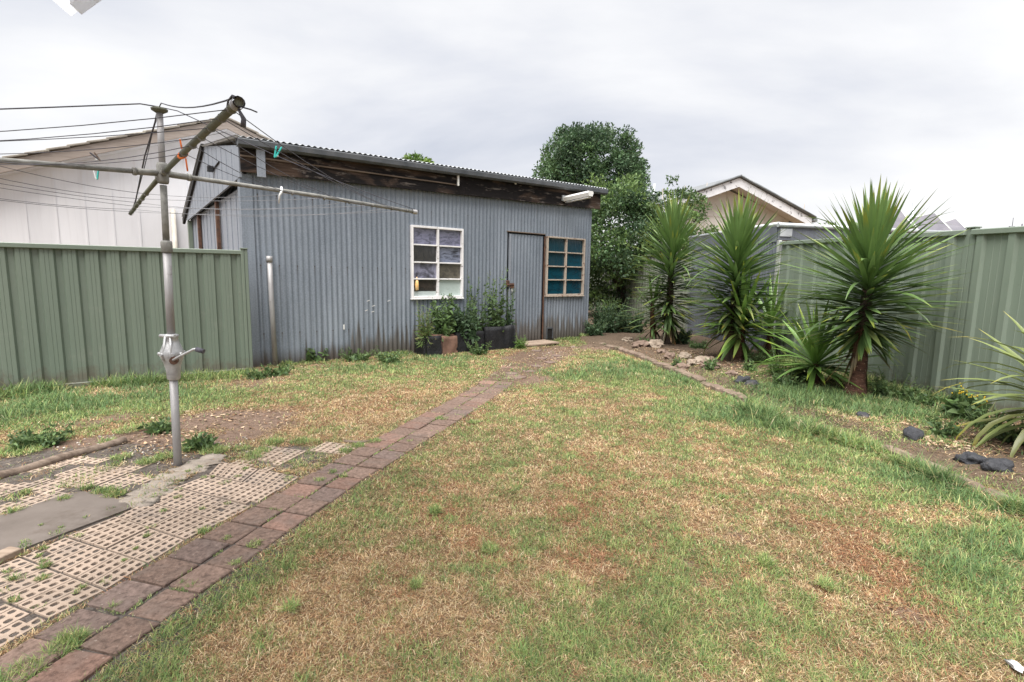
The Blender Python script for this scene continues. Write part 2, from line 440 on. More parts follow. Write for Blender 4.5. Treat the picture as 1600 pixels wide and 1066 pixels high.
M['solar'] = simple('pale solar glass', (.11, .105, .125), (.17, .16, .18), 2, .25, 0, 0)
M['alframe'] = simple('aluminium frame', (.5, .52, .5), (.65, .66, .64), 5, .4, .5, 0)
M['alupale'] = simple('white eave metal', (.68, .67, .64), (.80, .79, .77), 4, .6, 0, .1, dirt=((.35, .27, .20), 10, .62))
def polyc():
    t = NT('white translucent roof sheet'); co = t.coord('Object'); a = t.noise(co, 14, 5, .7)
    c = t.mix(t.rng(a, .6, .72, 0, .7), (.84, .85, .88), (.5, .44, .38))
    tr = t.n('BsdfTranslucent'); t.set(tr.inputs[0], c); m = t.n('MixShader'); m.inputs[0].default_value = .62
    t.nt.links.new(t.bsdf(c, .4), m.inputs[1]); t.nt.links.new(tr.outputs[0], m.inputs[2]); return t.done(m.outputs[0])
M['poly'] = polyc()
M['concrete'] = simple('rough concrete', (.105, .086, .073), (.165, .138, .12), 3, .9, 0, .5, bd=.006, dirt=((.09, .07, .056), 2.6, .54))
M['conc_pale'] = simple('pale crumbled concrete', (.19, .16, .135), (.31, .265, .22), 9, .95, 0, .6, dirt=((.17, .135, .10), 5, .55))
M['kerb'] = simple('dusty brown edging stone', (.13, .092, .068), (.235, .175, .135), 5, .95, 0, .8, bd=.03, dirt=((.09, .085, .045), 4, .52))
M['rock_pale'] = simple('pale craggy rock', (.20, .15, .115), (.36, .30, .235), 7, .95, 0, .8, bd=.03, dirt=((.15, .11, .08), 4, .56))
M['rock_brown'] = simple('brown rock', (.12, .08, .06), (.26, .19, .15), 6, .95, 0, .8, bd=.03, dirt=((.09, .07, .05), 4, .58))
M['rock_black'] = simple('dark slate rock', (.018, .019, .023), (.062, .063, .070), 6, .8, 0, .9, bd=.03, dirt=((.115, .095, .078), 5, .53))
def slabmat():
    t = NT('cream perforated block'); co = t.coord('Object')
    a = t.noise(co, 2.3, 6, .65); c = t.ramp(a, [(.3, (.27, .21, .165)), (.6, (.40, .31, .245)), (.8, (.45, .36, .29))])
    d = t.noise(co, 34, 4, .6); c = t.mix(t.rng(d, .45, .75, 0, .5), c, (.27, .20, .15))
    e = t.noise(co, 4.2, 5, .7); c = t.mix(t.rng(e, .52, .66, 0, .65), c, (.19, .16, .14)); q = t.noise(co, 13, 5, .7); c = t.mix(t.rng(q, .60, .68, 0, .6), c, (.15, .115, .085))
    return t.done(t.bsdf(c, .95, 0, t.bump(d, .5, .004), .2))
M['slab'] = slabmat()
def pavmat():
    t = NT('reddish brown paver'); co = t.coord('Object')
    c = t.attr()
    f = t.noise(co, 48, 5, .7); k = t.rng(f, .3, .7, .45, 1.45); c = t.mix(1., c, k, 'MULTIPLY')
    g = t.noise(co, 6, 6, .75); c = t.mix(t.rng(g, .5, .68, 0, .6), c, (.12, .10, .088))
    s = t.noise(co, 90, 2); c = t.mix(t.rng(s, .70, .74, 0, .5), c, (.42, .36, .3))
    return t.done(t.bsdf(c, .95, 0, t.bump(f, .8, .008), .2))
M['paver'] = pavmat()
def groundmat():
    t = NT('soil and thatch'); co = t.coord('Object'); c = t.attr()
    f = t.noise(co, 26, 6, .7); k = t.rng(f, .28, .72, .5, 1.4); c = t.mix(1., c, k, 'MULTIPLY')
    g = t.noise(co, 75, 3, .6); c = t.mix(t.rng(g, .62, .72, 0, .5), c, (.36, .27, .18))
    h = t.noise(co, 110, 3, .6); c = t.mix(t.rng(h, .54, .64, 0, .75), c, (.035, .024, .017))
    return t.done(t.bsdf(c, 1., 0, t.bump(f, .8, .02), .1))
M['ground'] = groundmat()
M['grass'] = leafmat('grass blades', .3, .6, .25, .12, 1.5)
M['leaf'] = leafmat('tree leaves', .3, .5, .3, .2, 1.2)
M['weed'] = leafmat('weed leaves', .3, .55, .3, .2, 4)
M['yucca'] = leafmat('yucca leaves', .15, .38, .5, .15, 3)
M['bark'] = simple('dark bark', (.045, .032, .024), (.12, .09, .07), 8, .95, 0, .8, stretch=(1, 1, .3), bd=.03)
def ytrunk():
    t = NT('ringed yucca trunk'); co = t.coord('Object')
    a = t.noise(t.mapped(co, (8, 8, 22)), 1.4, 5, .7); c = t.ramp(a, [(.3, (.035, .02, .016)), (.6, (.12, .06, .042)), (.82, (.27, .17, .12))])
    b = t.noise(co, 40, 3, .6); c = t.mix(t.rng(b, .64, .70), c, (.55, .42, .3))
    return t.done(t.bsdf(c, .9, 0, t.bump(a, .8, .02), .2))
M['ytrunk'] = ytrunk()
M['litter'] = leafmat('leaf litter', 0, .9, .1, .3, 9)

# ================================================================== WORLD AND SUN
def make_world():
    w = bpy.data.worlds.new('World'); S.world = w; w.use_nodes = True; nt = w.node_tree; nt.nodes.clear()
    t = NT.__new__(NT); t.nt = nt; t.out = nt.nodes.new('ShaderNodeOutputWorld')
    sky = t.n('TexSky'); sky.sky_type = 'NISHITA'; sky.sun_disc = False; sky.sun_elevation = R(67); sky.sun_rotation = R(205); sky.air_density = 1; sky.dust_density = 3
    d = t.coord('Generated'); x, y, z = t.sep(d)
    # cloud layer at a height: project the direction on a plane
    zz = t.math('ADD', t.math('MAXIMUM', z, 0.), .22)
    cx = t.math('DIVIDE', x, zz); cy = t.math('DIVIDE', y, zz)
    cv = t.n('CombineXYZ'); t.set(cv.inputs[0], cx); t.set(cv.inputs[1], cy)
    a = t.noise(t.mapped(cv.outputs[0], (.55, .85, 1), (3.1, 1.7, 0), (0, 0, .5)), 1.1, 7, .52, .2)
    b = t.noise(t.mapped(cv.outputs[0], (.25, .4, 1), (7.3, 2.2, 4)), 1.0, 3, .5)
    m = t.math('ADD', t.math('MULTIPLY', a, .62), t.math('MULTIPLY', b, .38))
    cl = t.ramp(m, [(.37, (.36, .38, .43)), (.44, (.44, .452, .488)), (.50, (.515, .52, .537)), (.57, (.59, .59, .593))])
    low = t.rng(z, 0., .22, .35, 0.)
    cl = t.mix(low, cl, (.57, .57, .575))
    sc = t.mix(1., cl, (10, 10, 10), 'MULTIPLY')
    fin = t.mix(.96, sky.outputs[0], sc)
    bg = t.n('Background'); t.set(bg.inputs[0], fin); bg.inputs[1].default_value = .098
    nt.links.new(bg.outputs[0], t.out.inputs[0])
make_world()
sl = bpy.data.lights.new('sun', 'SUN'); sl.energy = 4.8; sl.angle = R(60); sl.color = (1, .975, .935)
so = bpy.data.objects.new('sun', sl); COL.objects.link(so)
el, az = R(67), R(205)   # azimuth clockwise from +Y: behind and left of the camera
dirv = Vector((math.sin(az) * math.cos(el), math.cos(az) * math.cos(el), math.sin(el)))
so.rotation_euler = dirv.to_track_quat('Z', 'Y').to_euler(); so.location = dirv * 30

cam = bpy.data.cameras.new('camera'); cam.sensor_width = 36; cam.lens = 36 * F / 1600; cam.clip_end = 2000; cam.clip_start = .02
co_ = bpy.data.objects.new('camera', cam); COL.objects.link(co_)
# camera axes in world
c, s_ = math.cos(ROLL), math.sin(ROLL)
right0 = np.array([1, 0, 0.]); up0 = np.array([0, math.sin(P), math.cos(P)]); fw = np.array([0, math.cos(P), -math.sin(P)])
rx = right0 * c + up0 * s_; ux = -right0 * s_ + up0 * c
mt = Matrix(((rx[0], ux[0], -fw[0], 0), (rx[1], ux[1], -fw[1], 0), (rx[2], ux[2], -fw[2], CH), (0, 0, 0, 1)))
co_.matrix_world = mt
S.camera = co_
S.view_settings.view_transform = 'Standard'; S.view_settings.look = 'None'; S.view_settings.exposure = .90; S.view_settings.gamma = 1
S.cycles.max_bounces = 6; S.cycles.transparent_max_bounces = 6

# ================================================================== LAWN FIELDS
PATIO_POLYS = []
def blobs(x, y, lst):
    v = np.zeros(np.shape(x)); wob = 1 + .9 * (fbm(x, y, 2.6, 4, 21) - .5) * 2 * .6
    for (px, py, r, w) in lst:
        g = G(px, py); rr = r * wob
        v = v + w * np.exp(-((x - g[0]) ** 2 + (y - g[1]) ** 2) / (rr * rr + 1e-6))
    return v
GREEN = [(1380, 655, .4, .9), (1440, 660, .3, .8), (1300, 640, .4, .9), (1200, 610, .4, .6), (950, 990, .3, .35), (1050, 860, .3, .3), (1000, 580, .9, .6), (900, 590, .7, .5), (1150, 650, .55, .8), (1200, 660, .5, .6), (1290, 700, .4, .6), (1420, 740, .32, .9), (1540, 790, .3, .9), (1350, 760, .35, .6),
         (1500, 880, .28, .9), (1590, 850, .25, .9), (1560, 930, .2, .6), (900, 1010, .22, .45), (1010, 930, .25, .5), (1200, 970, .2, .35), (640, 720, .35, .4), (560, 790, .25, .6), (430, 870, .16, .7),
         (330, 940, .14, .7), (240, 1010, .14, .8), (190, 1050, .12, .7), (100, 640, .6, .9), (250, 630, .6, .9), (330, 610, .5, .7), (20, 650, .5, .9), (700, 570, .7, .7), (560, 575, .6, .6), (470, 585, .5, .5),
         (800, 590, .4, .5), (760, 600, .4, .4), (1050, 690, .4, .25), (880, 720, .3, .2), (1090, 870, .15, .3), (740, 870, .16, .3), (1330, 960, .2, .3), (1440, 1020, .15, .2), (70, 690, .18, .9), (30, 700, .15, .6), (1240, 620, .5, .9), (1300, 620, .5, .8), (1400, 650, .4, .6)]
DRY = [(480, 900, .2, .4), (600, 950, .25, .4), (690, 850, .2, .3), (560, 860, .2, .35), (520, 930, .3, .6), (640, 880, .26, .6), (700, 790, .28, .5), (770, 760, .28, .35), (590, 640, .8, .7), (640, 620, .6, .5), (470, 650, .5, .5), (900, 810, .28, .55), (930, 880, .22, .55), (1300, 840, .24, .95), (1350, 880, .18, .6),
       (1170, 830, .22, .5), (1130, 800, .2, .4), (820, 660, .4, .3), (1000, 740, .4, .35), (1450, 1000, .22, .45), (1560, 800, .2, .3), (460, 960, .22, .5), (700, 960, .22, .4), (560, 1020, .22, .4), (1190, 740, .2, .3), (1030, 620, .25, .3), (1100, 690, .25, .35), (30, 670, .3, .7), (200, 660, .35, .5), (830, 900, .2, .4), (620, 780, .25, .4)]
RUST = [(1300, 840, .26, .6), (1350, 890, .18, .4), (930, 870, .26, .7), (900, 800, .22, .55), (850, 790, .2, .4), (640, 900, .2, .35), (760, 850, .2, .4), (1420, 930, .18, .5), (1060, 620, .3, .5), (560, 960, .15, .3), (720, 800, .25, .3)]
DIRT = [(820, 590, .35, .9), (838, 570, .35, .9), (850, 555, .4, 1.), (795, 602, .25, .5), (380, 650, .3, .8), (320, 655, .3, .8), (250, 685, .35, 1.), (150, 690, .3, .8), (120, 700, .25, .6), (430, 660, .35, .6), (90, 665, .2, .5), (180, 650, .2, .6), (865, 545, .5, .9), (950, 542, .4, .9), (820, 560, .5, .9), (380, 600, .35, .6), (430, 590, .4, .5), (500, 570, .3, .5), (440, 700, .25, .5), (300, 720, .2, .9), (350, 690, .25, .7),
        (1100, 910, .05, .7), (1420, 955, .1, .7), (940, 880, .05, .4), (700, 690, .1, .6), (1150, 835, .08, .7), (1080, 880, .05, .6), (900, 690, .1, .5), (1060, 645, .14, .4), (20, 725, .3, .9), (60, 735, .2, .7)]
def fields(x, y):
    n1 = fbm(x, y, 1.1, 4, 2) - .5; n2 = fbm(x, y, 4.5, 3, 14) - .5; n3 = fbm(x, y, 13, 2, 17) - .5
    n4 = fbm(x, y, 24, 2, 77) - .5
    g = .47 + blobs(x, y, GREEN) * .72 - blobs(x, y, DRY) * .60 + n1 * .9 + n2 * 1.15 + n3 * 1.3 + n4 * 1.0
    rust = .02 + blobs(x, y, RUST) * .75 + n2 * .8 + (fbm(x, y, 2.3, 3, 33) - .5) * 1.1
    dirt = blobs(x, y, DIRT) + n1 * .35 + n2 * .35 - .12
    far = np.hypot(x, y) > 16
    return np.clip(g, 0, 1), np.clip(rust, 0, 1), np.where(far, 0, np.clip(dirt, 0, 1))

# ================================================================== GROUND
def make_ground():
    def axis(a, b, st, far):
        core = np.arange(a, b + st / 2, st); out = []; d = st
        p = b
        while p < far: d *= 1.35; p += d; out.append(p)
        lo = []; d = st; p = a
        while p > -far: d *= 1.35; p -= d; lo.append(p)
        return np.array(lo[::-1] + list(core) + out)
    xs = axis(-6, 6, .05, 600); ys = axis(.6, 12, .05, 900)
    X, Y = np.meshgrid(xs, ys); Z = gz(X, Y)
    V = np.stack([X, Y, Z], -1).reshape(-1, 3)
    nx, ny = len(xs), len(ys)
    i = np.arange(nx * ny).reshape(ny, nx)
    Fq = np.stack([i[:-1, :-1], i[:-1, 1:], i[1:, 1:], i[1:, :-1]], -1).reshape(-1, 4)
    g, r, d = fields(V[:, 0], V[:, 1])
    soil = np.array([.17, .118, .09]); thatch = np.array([.20, .125, .075]); grn = np.array([.095, .095, .045]); rst = np.array([.18, .09, .052])
    C = thatch + (rst - thatch) * (r[:, None] * .8); C = C + (grn - C) * np.clip(g * 1.2, 0, 1)[:, None] * .75
    C = C + (soil - C) * np.clip(d * 1.5, 0, 1)[:, None]
    ins = inpoly(V[:, 0], V[:, 1], BEDPOLY); C[ins] = np.array([.118, .086, .062])
    dp = distline(V[:, 0], V[:, 1], PATHEXT); k = sstep(.35, .18, dp); C = C + (np.array([.13, .09, .066]) - C) * k[:, None]
    pat = inpoly(V[:, 0], V[:, 1], [(-4.5, .5), (-1.1, .5), (-1.0, 3.4), (-1.7, 3.6), (-2.9, 3.5), (-4.2, 2.9)])
    C[pat] = np.array([.105, .09, .08])
    o = fastmesh('ground', V, None, Fq, C, M['ground'], smooth=True); structure(o)
    o['label'] = 'dry backyard soil and thatch under the patchy lawn'; 
make_ground()

# ================================================================== PATH, PATIO, CONCRETE PAD
def resample(pts, step):
    pts = np.array(pts, float); seg = np.linalg.norm(np.diff(pts, axis=0), axis=1); L = np.concatenate([[0], np.cumsum(seg)])
    n = int(L[-1] / step); s = np.arange(n + 1) * step
    return np.stack([np.interp(s, L, pts[:, k]) for k in range(pts.shape[1])], 1)
def smooth_line(pts, it=2):
    pts = np.array(pts, float)
    for _ in range(it):
        q = [pts[0]]
        for a, b in zip(pts[:-1], pts[1:]): q += [a * .75 + b * .25, a * .25 + b * .75]
        q.append(pts[-1]); pts = np.array(q)
    return pts
PATHS = resample(smooth_line(PATHC + [(-.12, 6.1), (.0, 6.6), (.1, 7.1)]), .168)
def make_path():
    mb = MB(); rr = random.Random(5)
    PW = .168
    rows = len(PATHS)
    for i in range(rows - 1):
        p = (PATHS[i] + PATHS[i + 1]) / 2; t = PATHS[i + 1] - PATHS[i]; t /= np.linalg.norm(t); nrm = np.array([-t[1], t[0]])
        w = PW * (1. if i < 12 else 1.08 + .004 * i)
        for sd in (-1, 1):
            if i > 27 and rr.random() < (i - 26) * .055: continue
            w = PW * (1.15 if sd > 0 and i < 12 else (1. if i < 12 else 1.08 + .004 * i))
            cpos = p + nrm * sd * w / 2 + np.array([rr.uniform(-.004, .004), rr.uniform(-.004, .004)])
            tone = rr.random()
            if tone < .62: col = np.array([.165, .113, .090])
            elif tone < .80: col = np.array([.20, .124, .097])
            else: col = np.array([.15, .108, .092])
            col = col * rr.uniform(.85, 1.15)
            a = rr.uniform(-.035, .035); tt = np.array([t[0] * math.cos(a) - t[1] * math.sin(a), t[0] * math.sin(a) + t[1] * math.cos(a), rr.uniform(-.02, .02)])
            nn = np.array([-tt[1], tt[0], rr.uniform(-.02, .02)]); zz = np.cross(tt, nn)
            z = -.005 + rr.uniform(-.0035, .0035) - (.006 * max(0, i - 18) / 8)
            mb.box((cpos[0], cpos[1], z - .01), (PW - .010 - rr.random() * .006, w - .010 - rr.random() * .006, .04), (tt, nn, zz), 0, col, .004)
    # scattered broken bricks on the worn stretch towards the door
    for (px, py) in [(812, 590), (826, 580), (800, 584), (838, 572), (846, 560), (870, 556), (860, 566), (838, 548)]:
        g = G(px, py); a = rr.uniform(0, 3)
        mb.box((g[0], g[1], -.008), (.15, .10 + rr.random() * .06, .03), ((math.cos(a), math.sin(a), 0), (-math.sin(a), math.cos(a), 0), (0, 0, 1)), 0, np.array([.17, .12, .10]), .005)
    o = mb.build('path', M['paver']); structure(o); o['label'] = 'narrow two-wide path of reddish brown square pavers towards the shed door'
make_path()

def slab_quad(mb, P00, P10, P11, P01, nx, ny, top=.012, keep=None, rnd=None, groove=2):
    """perforated block: nx cells from P00->P10, ny cells P00->P01; oval hole in each cell"""
    P00, P10, P11, P01 = [np.array(p[:2]) for p in (P00, P10, P11, P01)]
    def bl(u, v): return (P00 * (1 - u) + P10 * u) * (1 - v) + (P01 * (1 - u) + P11 * u) * v
    oct8 = [(1, 0), (1, 1), (0, 1), (-1, 1), (-1, 0), (-1, -1), (0, -1), (1, -1)]
    for i in range(nx):
        for j in range(ny):
            if keep is not None and not keep(i, j): continue
            u0, u1, v0, v1 = i / nx, (i + 1) / nx, j / ny, (j + 1) / ny
            if groove and i % groove == groove - 1: u1 -= .09 / nx
            gu = .0; uc, vc = (u0 + u1) / 2 + rnd.uniform(-.02, .02) / nx, (v0 + v1) / 2
            uc = (u0 + u1) / 2; off = .0
            hu, hv = (u1 - u0) / 2, (v1 - v0) / 2
            if j == 0: vv0 = v0 + .02 / ny
            sx, sy = rnd.uniform(.46, .58), rnd.uniform(.74, .88)
            V = []
            for (a, b) in oct8:
                q = bl((u0 + u1) / 2 + a * hu, (v0 + v1) / 2 + b * hv); V.append((q[0], q[1], top))
            for k, (a, b) in enumerate(oct8):
                r = 1 if k % 2 == 0 else .80
                q = bl(uc + a * hu * sx * r, vc + b * hv * sy * r); V.append((q[0], q[1], top + .0))
            for k, (a, b) in enumerate(oct8):
                r = 1 if k % 2 == 0 else .80
                q = bl(uc + a * hu * sx * r * .9, vc + b * hv * sy * r * .9); V.append((q[0], q[1], -.018))
            for k, (a, b) in enumerate(oct8):
                q = bl((u0 + u1) / 2 + a * hu, (v0 + v1) / 2 + b * hv); V.append((q[0], q[1], -.03))
            fs = []
            for k in range(8):
                l = (k + 1) % 8
                fs.append((k, l, 8 + l, 8 + k)); fs.append((8 + k, 8 + l, 16 + l, 16 + k)); fs.append((l, k, 24 + k, 24 + l))
            mb.add(V, fs)
def make_patio():
    rnd = random.Random(3); mb = MB()
    rp = [(469, 744), (434, 766), (394, 791), (347, 815), (290, 843), (231, 880), (165, 922), (75, 967), (-20, 1022)]
    lp = [(344, 721), (325, 741), (275, 760), (228, 783), (181, 807), (103, 838), (31, 869), (-70, 908), (-190, 955)]
    Rg = [G(*p) for p in rp]; Lg = [G(*p) for p in lp]
    for k in range(len(rp) - 1):
        a, b, c2, d = Rg[k], Lg[k], Lg[k + 1], Rg[k + 1]
        # split each row into blocks across, leaving joints
        sh = .03
        def lerp(p, q, t): return np.array(p) * (1 - t) + np.array(q) * t
        a2, d2 = lerp(a, d, sh), lerp(d, a, sh); b2, c3 = lerp(b, c2, sh), lerp(c2, b, sh)
        nb = 2
        for q in range(nb):
            t0, t1 = q / nb + .006, (q + 1) / nb - .006
            slab_quad(mb, lerp(d2, c3, t0), lerp(d2, c3, t1), lerp(a2, b2, t1), lerp(a2, b2, t0), 6, 5, .0 + rnd.uniform(-.004, .004), (lambda i, j: rnd.random() > .007), rnd)
    # worn left patch, partly buried
    pl = [G(-60, 775), G(-60, 735)]
    fr = np.array([.24, .97]); fr /= np.linalg.norm(fr); lf = np.array([-fr[1], fr[0]])
    o = G(150, 758)[:2]
    def keepfun(qx, qy, th):
        def f(i, j): return fbm(np.array(qx + i * .05), np.array(qy + j * .05), 5, 2, 4) > th
        return f
    poly = [tuple(G(*p)[:2]) for p in [(-150, 840), (0, 803), (140, 765), (206, 786), (262, 728), (200, 700), (100, 718), (0, 748), (-200, 800)]]
    for a in range(-3, 9):
        for b in range(-4, 5):
            p = o + lf * (a * .33) + fr * (b * .205)
            cc = p + lf * .16 + fr * .1
            if not inpoly(np.array([cc[0]]), np.array([cc[1]]), poly)[0]: continue
            e = rnd.uniform(-.004, .004)
            P0 = p + lf * .005 + fr * .005
            slab_quad(mb, P0, P0 + lf * .32, P0 + lf * .32 + fr * .195, P0 + fr * .195, 6, 5, -.003 + e * .5, keepfun(p[0], p[1], .36), rnd)
    poly2 = [tuple(G(*p)[:2]) for p in [(395, 728), (440, 735), (545, 702), (530, 690), (420, 700)]]
    for a in range(-6, 9):
        for b in range(-4, 9):
            p = G(440, 730)[:2] + lf * (a * .33 - .3) + fr * (b * .205 - .1)
            cc = p + lf * .16 + fr * .1
            if not inpoly(np.array([cc[0]]), np.array([cc[1]]), poly2)[0]: continue
            P0 = p + lf * .005 + fr * .005
            slab_quad(mb, P0, P0 + lf * .32, P0 + lf * .32 + fr * .195, P0 + fr * .195, 6, 5, .002, keepfun(p[0], p[1], .40), rnd)
    ob = mb.build('patio', M['slab']); structure(ob); ob['label'] = 'cream perforated paving blocks beside the garden path'
    # concrete pad with rounded corner
    pts = [(-160, 862), (0, 806), (90, 777), (122, 769), (146, 768), (166, 774), (201, 788), (203, 795), (150, 815), (30, 860), (-120, 925)]
    g = [G(*p) for p in pts]; top = np.array([(q[0], q[1], .003) for q in g])
    mb = MB(); mb.prism(top[::-1], (0, 0, -.08)); o2 = mb.build('concrete_pad', M['concrete']); structure(o2); o2['label'] = 'smooth brown grey concrete pad with a rounded corner'
    # crumbled pale strip by the pole
    mb = MB(); rnd = random.Random(8)
    line = [(318, 722), (296, 732), (272, 744), (252, 757), (232, 770), (212, 782)]
    for k, (px, py) in enumerate(line):
        q = G(px, py)
        mb.blob((q[0], q[1], -.008), (.115, .08, .014), k + 3, .45, 3, freq=2.2)
    q = G(335, 714); mb.blob((q[0], q[1], -.008), (.09, .06, .02), 13, .45, 3)
    o3 = mb.build('concrete_strip', M['conc_pale']); structure(o3); o3['label'] = 'crumbling pale concrete strip next to the clothesline pole'
    a = G(-15, 880); b = G(26, 862)
    mb = MB(); d = (b - a); L = np.linalg.norm(d); d /= L; n = np.array([-d[1], d[0], 0])
    mb.box((a + b) / 2 + np.array([0, 0, .008]), (L, .07, .03), (d, n, (0, 0, 1)), 0, None, .004)
    tag(mb.build('timber_offcut', M['slat']), 'short pale timber offcut against the concrete pad edge', 'timber')
make_patio()
mb = MB(); line = [G(*p) for p in [(-60, 762), (0, 745), (50, 732), (110, 714), (150, 702), (196, 690)]]
line = smooth_line(np.array(line), 1); line[:, 2] = .005 + .006 * np.sin(np.arange(len(line)) * 1.3)
mb.tube(line, .030, 7); tag(mb.build('timber_edging', M['wood']), 'half buried weathered timber edging left of the clothesline pole', 'garden edging')
mb = MB(); line = [G(*p) for p in [(538, 690), (560, 692), (580, 690)]]
for q in line: q[2] = .0
mb.tube(line, .014, 6); tag(mb.build('timber_stake', M['wood']), 'thin brown stick lying beside the path', 'stick')

# ================================================================== SHED
def sloc(px, py, y=0.):
    """shed-local (x, z) of a photo pixel on the plane y=const"""
    o = SL + Vv * y
    q = hit(px, py, o, o + U); return float((q - o).dot(U)), float(q[2])
PITCH = .076
def corr(mb, x0, x1, z0, z1, amp=.0085, y0=0., mat=0, axis='x', st=8, ztop=None, nz=4):
    n = max(2, int((x1 - x0) / (PITCH / st))); xs = np.linspace(x0, x1, n + 1)
    yy = y0 - amp * np.sin(2 * math.pi * xs / PITCH)
    V = []; fs = []
    for k in range(nz + 1):
        for x, y in zip(xs, yy):
            zt = z1 if ztop is None else ztop(x)
            z = z0 + (zt - z0) * k / nz
            V.append((x, y, z) if axis == 'x' else (y, x, z))
    m = n + 1
    for k in range(nz):
        for i in range(n):
            fs.append((k * m + i, k * m + i + 1, k * m + m + i + 1, k * m + m + i) if axis == 'x' else (k * m + i, k * m + m + i, k * m + m + i + 1, k * m + i + 1))
    mb.add(V, fs, mat, None, True)
def window(parent, x0, x1, z0, z1, frame_m, panes, nm, mid=.5, fw_=.034, rails=(.27, .5, .74)):
    mb = MB(); w = x1 - x0; D = .07
    def bar(cx, cz, sx, sz, y=-.012, d=D): mb.box((cx, y, cz), (sx, d, sz), None, 0, None, .004)
    bar(x0 + fw_ / 2, (z0 + z1) / 2, fw_, z1 - z0); bar(x1 - fw_ / 2, (z0 + z1) / 2, fw_, z1 - z0)
    bar((x0 + x1) / 2, z1 - fw_ / 2, w - 2 * fw_, fw_); bar((x0 + x1) / 2, z0 + fw_ / 2, w - 2 * fw_, fw_)
    win = bpy.data.objects.new('window', None); COL.objects.link(win); win.parent = parent; win['label'] = nm
    mb.build('frame', frame_m, win)
    xm = x0 + w * mid
    mu = MB(); mu.box((xm, -.010, (z0 + z1) / 2), (fw_ * .95, D - .006, z1 - z0 - 2 * fw_), None, 0, None, .004)
    zs = [z0 + fw_] + [z0 + (z1 - z0) * r for r in rails] + [z1 - fw_]
    for r in zs[1:-1]:
        for (a, b) in ((x0 + fw_, xm - fw_ * .475), (xm + fw_ * .475, x1 - fw_)):
            mu.box(((a + b) / 2, -.008, r), (b - a, D - .02, .022), None, 0, None, .003)
    mu.build('glazing_bars', frame_m, win)
    ms = MB(); ms.box(((x0 + x1) / 2, -.026, z0 - .010), (w + .02, .06, .02), None, 0, None, .004); ms.build('sill', frame_m, win)
    k = 0
    for r in range(4):
        for (a, b) in ((x0 + fw_, xm - fw_ * .475), (xm + fw_ * .475, x1 - fw_)):
            mp = MB(); mp.box(((a + b) / 2, .012, (zs[r] + zs[r + 1]) / 2), (b - a + .004, .006, zs[r + 1] - zs[r] + .004)); mp.build('pane', panes[k], win); k += 1
    return win
